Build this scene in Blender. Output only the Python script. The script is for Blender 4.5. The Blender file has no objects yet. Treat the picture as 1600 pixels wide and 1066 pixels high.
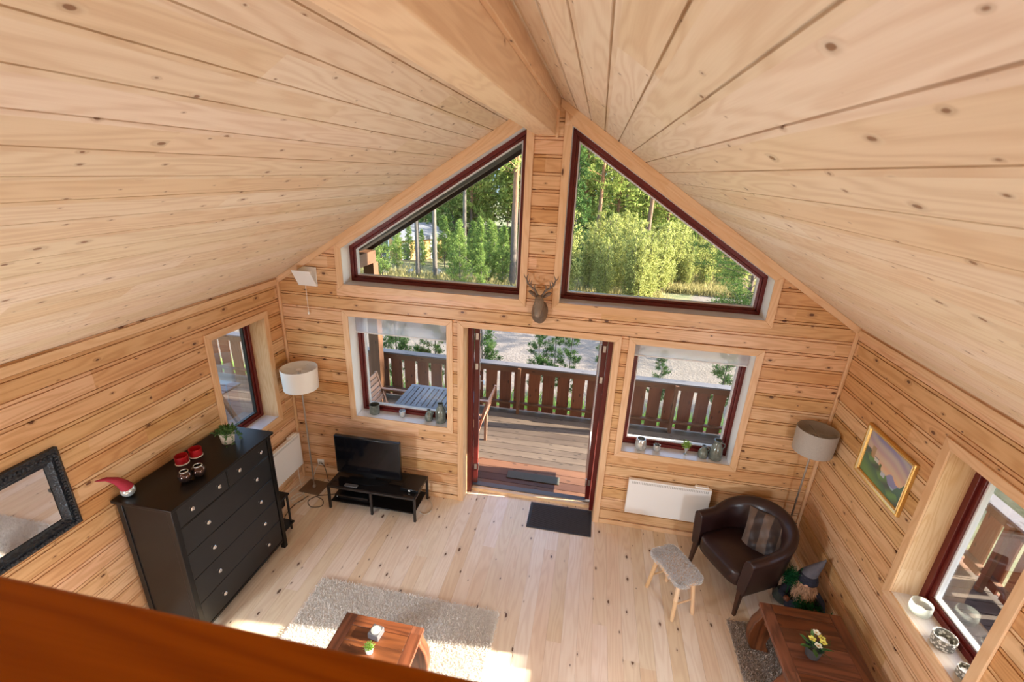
import bpy, math, random
import numpy as np
from math import sin, cos, pi, radians as RAD
from mathutils import Vector, Matrix, Quaternion
rnd = random.Random(7)
S = bpy.context.scene
COL = S.collection

# ------------------------------------------------------------------ camera
cam_d = bpy.data.cameras.new('camera'); cam = bpy.data.objects.new('camera', cam_d); COL.objects.link(cam); S.camera = cam
CAM = (0.4665, -4.2401, 3.6283)
def cam_rot(rx, ry, rz):
    Rz = Matrix.Rotation(rz, 3, 'Z'); Rx = Matrix.Rotation(rx, 3, 'X'); Ry = Matrix.Rotation(ry, 3, 'Y')
    R = Rz @ Rx @ Ry                       # columns: right, forward, up
    r, f, u = R.col[0], R.col[1], R.col[2]
    m = Matrix((r, u, -f)).transposed()
    return m.to_4x4()
cam.matrix_world = Matrix.Translation(CAM) @ cam_rot(-0.355, -0.0423, 0.167)
cam_d.sensor_width = 36; cam_d.lens = 36 * 719.87 / 1600; cam_d.clip_start = .02; cam_d.clip_end = 3000
cam_d.dof.use_dof = True; cam_d.dof.focus_distance = 4.6; cam_d.dof.aperture_fstop = 5.0

# ------------------------------------------------------------------ world, sun, exposure
SUN_EL = 20.6; SUN_H = Vector((1, .09, 0)).normalized()
w = bpy.data.worlds.new('world'); S.world = w; w.use_nodes = True
wt = w.node_tree; wt.nodes.clear()
sky = wt.nodes.new('ShaderNodeTexSky'); sky.sky_type = 'NISHITA'; sky.sun_disc = False
sky.sun_elevation = RAD(32); sky.sun_rotation = RAD(85); sky.air_density = 1.0; sky.dust_density = 1.5; sky.ozone_density = 1.0
bg = wt.nodes.new('ShaderNodeBackground'); bg.inputs[1].default_value = 0.50
wo = wt.nodes.new('ShaderNodeOutputWorld')
wt.links.new(sky.outputs[0], bg.inputs[0]); wt.links.new(bg.outputs[0], wo.inputs[0])
sd = bpy.data.lights.new('sun', 'SUN'); sun = bpy.data.objects.new('sun', sd); COL.objects.link(sun)
sd.energy = 13.5; sd.angle = RAD(.6); sd.color = (1, .88, .72)
tosun = (SUN_H * cos(RAD(SUN_EL)) + Vector((0, 0, sin(RAD(SUN_EL)))))
sun.rotation_euler = tosun.to_track_quat('Z', 'Y').to_euler()
def area(name, loc, target, sx, sy, energy, color=(1, 1, 1)):
    d = bpy.data.lights.new(name, 'AREA'); o = bpy.data.objects.new(name, d); COL.objects.link(o)
    d.shape = 'RECTANGLE'; d.size = sx; d.size_y = sy; d.energy = energy; d.color = color
    o.location = loc; o.rotation_euler = (Vector(loc) - Vector(target)).to_track_quat('Z', 'Y').to_euler()
    return o
area('loft_bounce_fill', (-1.2, -4.75, 3.05), (-1.2, -6.6, 3.3), 1.2, .6, 9, (1, .93, .82))  # added fill lamp, bounced off the loft back wall
area('loft_bounce_fill', (1.3, -4.75, 3.05), (1.3, -6.6, 3.3), 1.2, .6, 9, (1, .93, .82))  # second added bounce lamp, no fitting built for it
area('under_loft_fill', (0, -4.9, 2.38), (0, -4.9, 0), 4.5, 1.0, 24, (.85, .92, 1))  # added downward fill under the loft, no ceiling fitting there
area('side_wall_fill', (-2.70, -3.9, 1.12), (2.78, -1.6, .6), .9, .32, 58, (.76, .89, 1))  # added cool fill for the right wall, no window opening here
area('side_wall_fill', (2.70, -3.9, 1.12), (-2.78, -1.9, 1.0), .9, .32, 36, (.76, .89, 1))  # added cool fill for the left wall, no window opening here
S.view_settings.view_transform = 'Standard'; S.view_settings.look = 'None'
S.view_settings.exposure = 1.05; S.view_settings.gamma = 1.0; S.view_settings.use_curve_mapping = False
cy = S.cycles
cy.max_bounces = 8; cy.diffuse_bounces = 5; cy.glossy_bounces = 3; cy.transmission_bounces = 4; cy.transparent_max_bounces = 12
cy.use_denoising = True; cy.sample_clamp_indirect = 6; cy.caustics_reflective = False; cy.caustics_refractive = False

# ------------------------------------------------------------------ room dimensions
XL, XR, ZR, SL = -2.777, 2.783, 4.252, 0.6385
def roofz(x): return ZR - SL * abs(x)
YB = -6.6; DECK = -.10; GROUND = -.95

# ------------------------------------------------------------------ node helpers
class T:
    def __init__(s, name):
        s.m = bpy.data.materials.new(name); s.m.use_nodes = True; s.t = s.m.node_tree; s.t.nodes.clear()
        s.out = s.t.nodes.new('ShaderNodeOutputMaterial')
    def n(s, typ, ins=None, **pr):
        x = s.t.nodes.new('ShaderNode' + typ)
        for k, v in pr.items(): setattr(x, k, v)
        for k, v in (ins or {}).items():
            if isinstance(v, bpy.types.NodeSocket): s.t.links.new(v, x.inputs[k])
            else: x.inputs[k].default_value = v
        return x
    def M(s, op, a, b=0.0, c=0.0, clamp=False):
        return s.n('Math', {0: a, 1: b, 2: c}, operation=op, use_clamp=clamp).outputs[0]
    def mix(s, f, a, b, blend='MIX'):
        x = s.n('Mix', data_type='RGBA', blend_type=blend)
        for i, v in ((0, f), (6, a), (7, b)):
            if isinstance(v, bpy.types.NodeSocket): s.t.links.new(v, x.inputs[i])
            else: x.inputs[i].default_value = v if i == 0 else (*v, 1)
        return x.outputs[2]
    def ramp(s, f, lo, hi, a=0.0, b=1.0, smooth=True):
        return s.n('MapRange', {0: f, 1: lo, 2: hi, 3: a, 4: b}, interpolation_type='SMOOTHSTEP' if smooth else 'LINEAR').outputs[0]
    def xyz(s, x, y, z=0.0): return s.n('CombineXYZ', {0: x, 1: y, 2: z}).outputs[0]
    def uv(s):
        q = s.n('SeparateXYZ', {0: s.n('UVMap').outputs[0]}); return q.outputs[0], q.outputs[1]
    def noise(s, vec, scale=1., detail=2., rough=.5, dist=0.):
        return s.n('TexNoise', {'Vector': vec, 'Scale': scale, 'Detail': detail, 'Roughness': rough, 'Distortion': dist}).outputs[0]
    def bump(s, h, strength=.3, dist=.01):
        return s.n('Bump', {'Height': h, 'Strength': strength, 'Distance': dist}).outputs[0]
    def pbr(s, col, rough=.5, metal=0., normal=None, **kw):
        ins = {'Base Color': col if isinstance(col, bpy.types.NodeSocket) else (*col, 1), 'Roughness': rough, 'Metallic': metal}
        if normal is not None: ins['Normal'] = normal
        for k, v in kw.items(): ins[k.replace('_', ' ')] = v
        b = s.n('BsdfPrincipled', ins); s.t.links.new(b.outputs[0], s.out.inputs[0]); return s.m

def pine(name, light, dark, pitch=10., knots=1.0, rough=.42, knotcol=(.10, .030, .012), ksize=.055, kcell=(.30, .145), ring=70., tone=.25, contrast=1., spec=.4):
    s = T(name); u, v = s.uv()
    bi = s.M('FLOOR', s.M('DIVIDE', v, pitch))
    r1 = s.n('TexWhiteNoise', {'W': bi}, noise_dimensions='1D').outputs[0]
    pl = s.M('FLOOR', s.M('ADD', s.M('DIVIDE', u, 2.7), s.M('MULTIPLY', r1, 7.)))
    wn = s.n('TexWhiteNoise', {'Vector': s.xyz(bi, pl)}, noise_dimensions='2D'); r2 = wn.outputs[0]
    rc = s.n('SeparateXYZ', {0: wn.outputs[1]})
    uu = s.M('ADD', u, s.M('MULTIPLY', r2, 53.))
    # knots
    kv = s.xyz(s.M('DIVIDE', uu, kcell[0]), s.M('ADD', s.M('DIVIDE', v, kcell[1]), s.M('MULTIPLY', rc.outputs[1], 9.)))
    vo = s.n('TexVoronoi', {'Vector': kv, 'Scale': 1.0}, voronoi_dimensions='2D', feature='F1'); d = vo.outputs[0]
    kc = s.n('SeparateXYZ', {0: vo.outputs[1]})
    wob = s.noise(s.xyz(s.M('MULTIPLY', u, 60.), s.M('MULTIPLY', v, 60.)), 1., 1.)
    dd = s.M('ADD', d, s.M('MULTIPLY', s.M('SUBTRACT', wob, .5), .03))
    size = s.M('MULTIPLY', s.M('MULTIPLY_ADD', s.M('POWER', kc.outputs[1], 2.), 1.0, .35), ksize)
    size = s.M('MULTIPLY', size, s.ramp(kc.outputs[0], 1 - .62 * min(1, knots), 1 - .6 * min(1, knots)))
    km = s.ramp(s.M('SUBTRACT', dd, size), -.014, .010, 1., 0.)
    halo = s.ramp(s.M('DIVIDE', dd, s.M('ADD', size, .001)), .8, 3.2, 1., 0.)
    halo = s.M('MULTIPLY', halo, s.ramp(size, .005, .02))
    # grain
    n1 = s.noise(s.xyz(s.M('MULTIPLY', uu, .8), s.M('MULTIPLY', v, 7.), s.M('MULTIPLY', r2, 30.)), 1., 2., .45)
    n1 = s.M('ADD', n1, s.M('MULTIPLY', halo, .08))
    rg = s.M('POWER', s.M('MULTIPLY_ADD', s.M('SINE', s.M('MULTIPLY', n1, ring)), .5, .5), 1.6)
    fib = s.noise(s.xyz(s.M('MULTIPLY', uu, 5.), s.M('MULTIPLY', v, 260.)), 1., 2., .6)
    big = s.noise(s.xyz(s.M('MULTIPLY', uu, .7), s.M('MULTIPLY', v, 3.)), 1., 2.)
    f = s.M('ADD', s.M('MULTIPLY', rg, .42 * contrast), s.M('MULTIPLY', s.M('SUBTRACT', fib, .35), .55 * contrast))
    f = s.M('ADD', f, s.M('MULTIPLY', s.M('SUBTRACT', big, .5), .5), clamp=True)
    c = s.mix(f, light, dark)
    t = s.M('MULTIPLY_ADD', r2, tone, 1 - tone * .55)
    t2 = s.M('MULTIPLY', t, s.M('MULTIPLY_ADD', rc.outputs[2], tone * .3, 1 - tone * .15))
    c = s.mix(1., c, s.n('CombineColor', {0: s.M('POWER', t, .6), 1: t2, 2: s.M('MULTIPLY', t2, t)}).outputs[0], 'MULTIPLY')
    c = s.mix(s.M('MULTIPLY', halo, .35), c, tuple(x * .6 for x in dark))
    c = s.mix(s.M('MULTIPLY', km, .93), c, knotcol)
    return s.pbr(c, rough, 0, s.bump(fib, .05, .002), Specular_IOR_Level=spec)

def plain(name, col, rough=.5, metal=0., noise=0., nscale=30., bump=0., bscale=200., bdist=.002, **kw):
    s = T(name); c = col; nrm = None
    tc = s.n('TexCoord').outputs[3]
    if noise:
        k = s.noise(tc, nscale, 3.); c = s.mix(k, tuple(x * (1 - noise) for x in col), tuple(min(1, x * (1 + noise)) for x in col))
    if bump: nrm = s.bump(s.noise(tc, bscale, 2.), bump, bdist)
    return s.pbr(c, rough, metal, nrm, **kw)

M = {}
M['wall'] = pine('pine_panel', (.75, .465, .245), (.50, .235, .085), .1425, knotcol=(.11, .035, .015), tone=.36, kcell=(.25, .135), ksize=.066, rough=.38)
M['ceil'] = pine('pine_ceiling', (.80, .645, .465), (.64, .45, .285), .1425, knots=1., knotcol=(.25, .125, .065), tone=.18, ksize=.055, kcell=(.21, .12), contrast=1.15, rough=.42)
M['floor'] = pine('pine_floor', (.84, .70, .55), (.70, .53, .385), .125, knots=.7, knotcol=(.10, .04, .018), tone=.20, ksize=.07, kcell=(.28, .13), rough=.28)
M['trim'] = pine('pine_trim', (.80, .53, .31), (.66, .37, .18), 10., knots=.25, tone=.12, ksize=.05, kcell=(.5, .145))
M['jambwood'] = pine('jamb_wood', (.82, .58, .34), (.66, .38, .17), 10., knots=.0, tone=.1, ring=120., contrast=1.2)
M['sillpale'] = pine('pale_sill_wood', (.88, .78, .68), (.78, .62, .50), 10., knots=.2, rough=.25)
M['beam'] = pine('beam_wood', (.84, .60, .385), (.66, .40, .22), 10., knots=.5, tone=.08, ksize=.06, kcell=(.6, .3), knotcol=(.33, .16, .075))
M['rail_in'] = pine('rail_stain', (.38, .105, .0008), (.24, .055, .0005), 10., knots=0, tone=.1, ring=60, contrast=1.2, rough=.5, spec=.08)
M['white'] = plain('white_and_lit_jamb', (.90, .885, .85), .35)  # white parts; on gable jambs daylight on wood is put into the colour
M['sillwhite'] = plain('sky_lit_sill', (.88, .865, .87), .22)  # sky reflection on lacquered sills put into the colour as white
M['red'] = plain('dark_red_paint', (.125, .013, .010), .28)
M['seal'] = plain('light_seal', (.72, .70, .69), .4)
M['blackseal'] = plain('black_seal', (.02, .02, .02), .5)
M['enamel'] = plain('white_enamel', (.90, .89, .86), .35)
M['greyplastic'] = plain('grey_plastic', (.12, .12, .125), .4)
M['grille'] = plain('heater_grille', (.55, .54, .51), .5)
M['black'] = plain('black_lacquer', (.008, .0065, .006), .30, noise=.3, nscale=6, Specular_IOR_Level=.28)
M['blackfront'] = plain('black_brown_drawer', (.016, .0155, .0165), .36, noise=.2, nscale=8, Specular_IOR_Level=.35)
M['chrome'] = plain('chrome', (.75, .75, .74), .15, 1.)
M['steel'] = plain('brushed_steel', (.55, .54, .52), .32, 1.)
M['darksteel'] = plain('brown_steel_base', (.24, .18, .13), .38, .7)
M['blackmetal'] = plain('black_metal', (.035, .028, .025), .45, .4)
M['blackplastic'] = plain('black_plastic', (.008, .008, .009), .25)
M['screen'] = plain('tv_screen', (.006, .006, .008), .08)
M['blackglass'] = plain('black_glass', (.012, .010, .010), .06)
M['shade'] = plain('white_shade', (.93, .93, .91), .7, bump=.1)
M['greyshade'] = plain('grey_woven_shade', (.42, .38, .34), .7, noise=.25, nscale=180., bump=.5, bscale=300.)
M['leather'] = plain('brown_leather', (.026, .011, .011), .30, noise=.25, nscale=9., bump=.25, bscale=260., bdist=.001)
M['darkwood'] = plain('dark_leg_wood', (.05, .018, .010), .3)
M['palewood'] = pine('birch_leg', (.78, .55, .33), (.66, .42, .22), 10., knots=0)
M['redwood'] = pine('sheesham', (.20, .066, .028), (.065, .021, .010), 10., knots=.3, ring=45, contrast=1.5, rough=.34, tone=.5, knotcol=(.05, .012, .006))
M['gold'] = plain('gold_leaf', (.72, .45, .14), .3, .85, noise=.35, nscale=160, bump=.6, bscale=160)
M['goldlight'] = plain('pale_gold', (.78, .62, .33), .35, .5)
M['mframe'] = plain('black_ornate', (.010, .013, .020), .35, bump=1., bscale=55., bdist=.012, noise=.6, nscale=80.)
M['mirror'] = plain('mirror_silver', (.86, .86, .87), .02, 1.)
M['ceramic'] = plain('glazed_grey_ceramic', (.17, .19, .165), .16, .25, noise=.7, nscale=28.)
M['mercury'] = plain('mercury_glass', (.62, .65, .64), .15, .6, noise=.35, nscale=45.)
M['mercurydark'] = plain('bronze_mercury_glass', (.10, .06, .05), .12, .8, noise=.9, nscale=40.)
M['redglass'] = plain('red_felt_holder', (.42, .008, .012), .45)
M['redfelt'] = plain('red_felt', (.30, .015, .03), .9, bump=.4)
M['potcream'] = plain('cream_pot', (.70, .62, .50), .5, noise=.12, nscale=60)
M['deer'] = plain('bronze_deer', (.17, .12, .085), .55, noise=.55, nscale=30., bump=.5, bscale=120.)
M['deerpale'] = plain('bronze_deer_muzzle', (.27, .215, .165), .55, noise=.4, nscale=40., bump=.5, bscale=120.)
M['mat'] = plain('doormat_rib', (.05, .043, .045), .9, noise=.3, nscale=200.)
M['matgreen'] = plain('green_grey_mat', (.09, .095, .08), .9, noise=.4, nscale=120.)
M['matborder'] = plain('doormat_border', (.03, .027, .03), .7)
M['cablewhite'] = plain('white_cable', (.7, .66, .58), .5)
M['cableblack'] = plain('black_cable', (.02, .015, .012), .5)
M['railbrown'] = None
M['beard'] = plain('gnome_beard', (.62, .40, .26), .9, noise=.3, nscale=80)
M['knit'] = plain('dark_knit', (.018, .018, .032), .9, noise=.9, nscale=70)
M['greyfelt'] = plain('grey_hat_felt', (.12, .115, .14), .95, noise=.3, nscale=40, bump=.3)
M['coat'] = plain('dark_green_coat', (.045, .05, .04), .95, noise=.5, nscale=40)
M['skin'] = plain('gnome_skin', (.60, .33, .22), .6)
M['concrete'] = plain('stone_block', (.11, .105, .115), .6, noise=.25, nscale=60)
M['flower'] = plain('yellow_petal', (.78, .74, .13), .5)
M['petalwhite'] = plain('white_petal', (.80, .82, .66), .5)
M['wicker'] = None

def stripes(name, a, b, n):
    s = T(name); u, v = s.uv(); k = s.M('FRACT', s.M('MULTIPLY', u, n))
    c = s.mix(s.ramp(k, .48, .52), a, b)
    return s.pbr(c, .5, 0, s.bump(s.noise(s.xyz(u, v), 40, 2.), .3, .004), Sheen_Weight=.3)
M['cushion'] = stripes('striped_cushion', (.15, .10, .075), (.035, .020, .018), 2.6)
def weave(name, a, b, n=60):
    s = T(name); tc = s.n('TexCoord').outputs[3]
    wv = s.n('TexWave', {'Vector': tc, 'Scale': n, 'Distortion': 3.}, wave_type='BANDS', bands_direction='Z').outputs[1]
    return s.pbr(s.mix(wv, a, b), .8, 0, s.bump(wv, .8, .004))
M['wicker'] = weave('wicker_pot', (.035, .030, .03), (.11, .10, .10), 60)
def lace(name):
    s = T(name); tc = s.n('TexCoord').outputs[3]
    vo = s.n('TexVoronoi', {'Vector': tc, 'Scale': 60.}).outputs[0]
    c = s.mix(s.ramp(vo, .38, .5), (.78, .77, .71), (.22, .21, .18))
    return s.pbr(c, .3, .1, s.bump(vo, .8, .004))
M['lace'] = lace('openwork_silver')

def glass(name, tint=(1, 1, 1), refl=1.0):
    s = T(name)
    tr = s.n('BsdfTransparent', {0: (*tint, 1)}); gl = s.n('BsdfGlossy', {0: (1, 1, 1, 1), 'Roughness': 0.0})
    fr = s.n('Fresnel', {'IOR': 1.45})
    mx = s.n('MixShader', {0: s.M('MULTIPLY', fr.outputs[0], refl), 1: tr.outputs[0], 2: gl.outputs[0]})
    s.t.links.new(mx.outputs[0], s.out.inputs[0]); return s.m
M['glass'] = glass('window_glass', (.97, .98, .97), .28)

def sheer(name, col, op):
    s = T(name)
    tr = s.n('BsdfTransparent', {0: (1, 1, 1, 1)}); df = s.n('BsdfTranslucent', {0: (*col, 1)}); d2 = s.n('BsdfDiffuse', {0: (*col, 1)})
    a = s.n('MixShader', {0: .35, 1: df.outputs[0], 2: d2.outputs[0]})
    mx = s.n('MixShader', {0: op, 1: tr.outputs[0], 2: a.outputs[0]})
    s.t.links.new(mx.outputs[0], s.out.inputs[0]); return s.m
M['cupglass'] = sheer('frosted_cup_glass', (.78, .82, .76), .42)
M['sheer'] = sheer('sheer_blind', (.80, .80, .86), .45)
M['sheerbright'] = sheer('white_blind', (.96, .96, .98), .5)

def outwood(name, a, b, rough=.7, pitch=.145):
    s = T(name); u, v = s.uv()
    bi = s.M('FLOOR', s.M('DIVIDE', v, pitch)); wn = s.n('TexWhiteNoise', {'W': bi}, noise_dimensions='1D').outputs[0]
    uu = s.M('ADD', u, s.M('MULTIPLY', wn, 31.))
    g = s.noise(s.xyz(s.M('MULTIPLY', uu, 2.5), s.M('MULTIPLY', v, 60.)), 1., 3., .6)
    n = s.noise(s.xyz(s.M('MULTIPLY', uu, 1.2), s.M('MULTIPLY', v, 4.)), 1., 3.)
    f = s.M('ADD', s.M('MULTIPLY', g, .6), s.M('MULTIPLY_ADD', wn, .5, s.M('MULTIPLY', s.M('SUBTRACT', n, .5), .9)), clamp=True)
    vo = s.n('TexVoronoi', {'Vector': s.xyz(s.M('DIVIDE', uu, .4), s.M('DIVIDE', v, .16)), 'Scale': 1.}, voronoi_dimensions='2D').outputs[0]
    c = s.mix(s.ramp(s.M('SUBTRACT', f, .1), .0, .9), a, b)
    c = s.mix(s.ramp(vo, .05, .09, .7, 0.), c, tuple(x * .35 for x in a))
    return s.pbr(c, rough, 0, s.bump(g, .2, .003))
M['deck'] = outwood('weathered_deck', (.06, .040, .028), (.155, .115, .082))
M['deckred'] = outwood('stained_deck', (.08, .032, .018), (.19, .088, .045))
M['railbrown'] = outwood('brown_stained_slat', (.085, .028, .014), (.24, .085, .035), .6, 10.)
M['postbrown'] = outwood('brown_stained_post', (.10, .042, .02), (.21, .095, .042), .6, 10.)
M['railcap'] = outwood('weathered_cap', (.06, .056, .058), (.14, .13, .135), .55, 10.)
M['furniture'] = outwood('grey_painted_slats', (.11, .11, .13), (.18, .185, .22), .5, 10.)
M['teak'] = outwood('teak_chair', (.26, .13, .075), (.44, .25, .17), .6, 10.)
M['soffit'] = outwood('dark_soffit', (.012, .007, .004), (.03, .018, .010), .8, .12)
M['bark'] = None

def bark(name, lo, hi, z0, z1):
    s = T(name); p = s.n('SeparateXYZ', {0: s.n('TexCoord').outputs[3]})
    q = s.n('TexCoord').outputs[3]
    nz = s.noise(s.n('Mapping', {0: q, 3: (6, 6, 1.5)}).outputs[0], 3., 3., .7)
    c = s.mix(s.ramp(p.outputs[2], z0, z1), lo, hi)
    c = s.mix(1., c, s.mix(nz, (.45, .45, .45), (1.4, 1.4, 1.4)), 'MULTIPLY')
    return s.pbr(c, .9, 0, s.bump(nz, .8, .03))
M['bark'] = bark('pine_bark', (.10, .08, .065), (.26, .12, .055), 1.5, 5.5)
M['barkgrey'] = bark('grey_bark', (.11, .095, .08), (.15, .125, .10), 1, 5)
def leaf(name, a, b, tr=.45):
    s = T(name); r = s.n('NewGeometry').outputs['Random Per Island']
    c = s.mix(r, a, b)
    d = s.n('BsdfDiffuse', {0: c}); t = s.n('BsdfTranslucent', {0: c})
    mx = s.n('MixShader', {0: tr, 1: d.outputs[0], 2: t.outputs[0]}); s.t.links.new(mx.outputs[0], s.out.inputs[0]); return s.m
M['needle'] = leaf('pine_needles', (.07, .12, .025), (.40, .46, .13), .5)
M['needledark'] = leaf('dark_pine_needles', (.035, .075, .022), (.12, .18, .05), .3)
M['spruce'] = leaf('spruce_needles', (.035, .09, .025), (.19, .30, .09))
M['birch'] = leaf('birch_leaves', (.11, .15, .035), (.56, .56, .20), .5)
M['young'] = leaf('young_pine_needles', (.05, .11, .025), (.32, .42, .12))
M['herb'] = leaf('plant_leaves', (.05, .12, .03), (.16, .28, .10), .3)
M['herbbright'] = leaf('bright_plant_leaves', (.22, .42, .06), (.50, .66, .20), .4)
M['darkpine'] = leaf('artificial_pine', (.008, .06, .025), (.03, .14, .05), .2)
M['drygrass'] = leaf('dry_grass', (.16, .15, .05), (.42, .36, .17), .4)
M['pile'] = leaf('cream_pile', (.78, .73, .68), (.95, .92, .87), .3)
M['piledark'] = leaf('taupe_pile', (.16, .125, .105), (.66, .57, .50), .1)
M['sheepskin'] = leaf('grey_sheepskin', (.60, .59, .585), (.93, .92, .91), .25)

def ground_mat():
    s = T('ground'); g = s.n('NewGeometry').outputs[0]; p = s.n('SeparateXYZ', {0: g}); y = p.outputs[1]
    n = s.noise(g, .35, 4., .6); fine = s.noise(g, 14., 4., .7); mid = s.noise(g, 2.2, 4., .6)
    yy = s.M('ADD', y, s.M('MULTIPLY', s.M('SUBTRACT', n, .5), 3.))
    lim = s.ramp(s.M('ADD', p.outputs[0], s.M('MULTIPLY', n, 2.)), 3.5, 6.5, 10.2, 17.5); road = s.M('MULTIPLY', s.ramp(yy, 3.6, 4.6), s.ramp(s.M('SUBTRACT', yy, lim), -.8, 0., 1., 0.))
    cr = s.mix(fine, (.10, .082, .066), (.20, .17, .142))
    cr = s.mix(s.ramp(mid, .35, .75, 0., .5), cr, (.10, .08, .064))
    cf = s.mix(s.ramp(mid, .35, .65), (.05, .08, .02), (.17, .15, .07)); cf = s.mix(s.ramp(fine, .3, .8, 0, .6), cf, (.26, .24, .12))
    return s.pbr(s.mix(road, cf, cr), .95, 0, s.bump(fine, .6, .05))
M['ground'] = ground_mat()
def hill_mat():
    s = T('hazy_hill_forest'); g = s.n('NewGeometry').outputs[0]
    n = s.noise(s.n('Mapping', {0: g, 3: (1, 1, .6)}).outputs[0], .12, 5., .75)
    return s.pbr(s.mix(s.ramp(n, .35, .65), (.10, .17, .22), (.26, .36, .42)), 1.)  # distance haze put into the forest colour as blue
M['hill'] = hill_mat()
M['houseyellow'] = outwood('amber_cladding', (.42, .20, .06), (.62, .34, .12), .7, .15)
M['houseroof'] = plain('grey_roof', (.13, .135, .15), .7)
M['housedark'] = outwood('dark_cladding', (.08, .035, .02), (.16, .08, .05), .8, .15)
M['turf'] = plain('turf_roof', (.34, .28, .12), .95, noise=.5, nscale=2.)
M['housewin'] = plain('house_window', (.05, .06, .08), .1)
M['stone'] = plain('lichen_stone', (.24, .24, .23), .8, noise=.4, nscale=6, bump=.5, bscale=12, bdist=.03)

# ------------------------------------------------------------------ mesh builder
class MB:
    def __init__(s): s.v = []; s.f = []; s.uv = []; s.mi = []
    def _off(s): return (rnd.uniform(0, 40), rnd.randint(0, 400) * 10 + 2.)
    def face(s, pts, uvs=None, mi=0):
        b = len(s.v); s.v += [tuple(p) for p in pts]; s.f.append(tuple(range(b, b + len(pts))))
        s.uv += uvs if uvs else [(p[0], p[1]) for p in pts]; s.mi.append(mi)
    def poly(s, verts, faces, grain=None, mi=0, off=None):
        """faces share verts; uv in metres with u along the grain"""
        g = Vector(grain).normalized() if grain is not None else None
        if off is None: off = s._off()
        b = len(s.v); s.v += [tuple(p) for p in verts]; V = [Vector(p) for p in verts]
        for f in faces:
            s.f.append(tuple(b + i for i in f)); s.mi.append(mi)
            if g is None:
                s.uv += [(0, 0)] * len(f); continue
            n = Vector((0, 0, 0))
            for i in range(len(f)):
                a, c = V[f[i]], V[f[(i + 1) % len(f)]]
                n += Vector(((a.y - c.y) * (a.z + c.z), (a.z - c.z) * (a.x + c.x), (a.x - c.x) * (a.y + c.y)))
            n = n.normalized() if n.length > 1e-12 else Vector((0, 0, 1))
            if abs(n.dot(g)) > .9:
                a = g.orthogonal().normalized(); c = g.cross(a)
                s.uv += [(V[i].dot(a) * .2 + off[0], V[i].dot(c) + off[1]) for i in f]
            else:
                c = n.cross(g).normalized()
                s.uv += [(V[i].dot(g) + off[0], V[i].dot(c) + off[1]) for i in f]
    def box(s, x0, x1, y0, y1, z0, z1, grain=None, mi=0, R=None, c=None):
        if grain is None:
            d = (abs(x1 - x0), abs(y1 - y0), abs(z1 - z0)); k = d.index(max(d)); grain = [(1, 0, 0), (0, 1, 0), (0, 0, 1)][k]
        P = [(x, y, z) for z in (z0, z1) for y in (y0, y1) for x in (x0, x1)]
        if R is not None:
            cc = Vector(c) if c is not None else Vector((0, 0, 0))
            P = [tuple(R @ (Vector(p) - cc) + cc) for p in P]; grain = R @ Vector(grain)
        s.poly(P, [(0, 2, 3, 1), (4, 5, 7, 6), (0, 1, 5, 4), (2, 6, 7, 3), (0, 4, 6, 2), (1, 3, 7, 5)], grain, mi)
        return s
    def prism(s, pts2, mapf, d0, d1, grain=None, mi=0):
        n = len(pts2); P = [mapf(a, b, d0) for a, b in pts2] + [mapf(a, b, d1) for a, b in pts2]
        F = [tuple(range(n))[::-1], tuple(range(n, 2 * n))] + [(i, (i + 1) % n, n + (i + 1) % n, n + i) for i in range(n)]
        s.poly(P, F, grain or (0, 0, 1), mi); return s
    def tube(s, pts, r, n=10, mi=0, ry=None, up=None, cap=True, grain=True):
        pts = [Vector(p) for p in pts]; m = len(pts)
        rs = r if isinstance(r, (list, tuple)) else [r] * m
        rys = ry if isinstance(ry, (list, tuple)) else ([ry] * m if ry else rs)
        t0 = (pts[1] - pts[0]).normalized()
        a = Vector(up).cross(t0).normalized() if up else t0.orthogonal().normalized()
        V = []; last = t0
        for i in range(m):
            t = ((pts[min(i + 1, m - 1)] - pts[max(i - 1, 0)])).normalized()
            q = last.rotation_difference(t); a = q @ a; a = (a - t * a.dot(t)).normalized(); last = t; b = t.cross(a)
            for k in range(n):
                th = 2 * pi * k / n; V.append(pts[i] + a * (rs[i] * cos(th)) + b * (rys[i] * sin(th)))
        F = [(i * n + k, i * n + (k + 1) % n, (i + 1) * n + (k + 1) % n, (i + 1) * n + k) for i in range(m - 1) for k in range(n)]
        if cap: F += [tuple(range(n))[::-1], tuple(range((m - 1) * n, m * n))]
        s.poly(V, F, pts[-1] - pts[0] if grain and (pts[-1] - pts[0]).length > 1e-6 else None, mi); return s
    def lathe(s, prof, c=(0, 0, 0), n=24, mi=0, sx=1., sy=1., axis=None):
        c = Vector(c); V = []; q = Quaternion() if axis is None else Vector((0, 0, 1)).rotation_difference(Vector(axis).normalized())
        for r, z in prof:
            for k in range(n):
                th = 2 * pi * k / n; V.append(c + q @ Vector((r * cos(th) * sx, r * sin(th) * sy, z)))
        m = len(prof); F = [(i * n + k, i * n + (k + 1) % n, (i + 1) * n + (k + 1) % n, (i + 1) * n + k) for i in range(m - 1) for k in range(n)]
        if prof[0][0] > 1e-5: F.append(tuple(range(n))[::-1])
        if prof[-1][0] > 1e-5: F.append(tuple(range((m - 1) * n, m * n)))
        s.poly(V, F, None, mi); return s
    def ball(s, c, r, n=12, mi=0, sz=1.):
        return s.lathe([(max(1e-6, r * sin(pi * i / n)), -r * sz * cos(pi * i / n)) for i in range(n + 1)], c, n * 2 if n < 14 else 24, mi)
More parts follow.
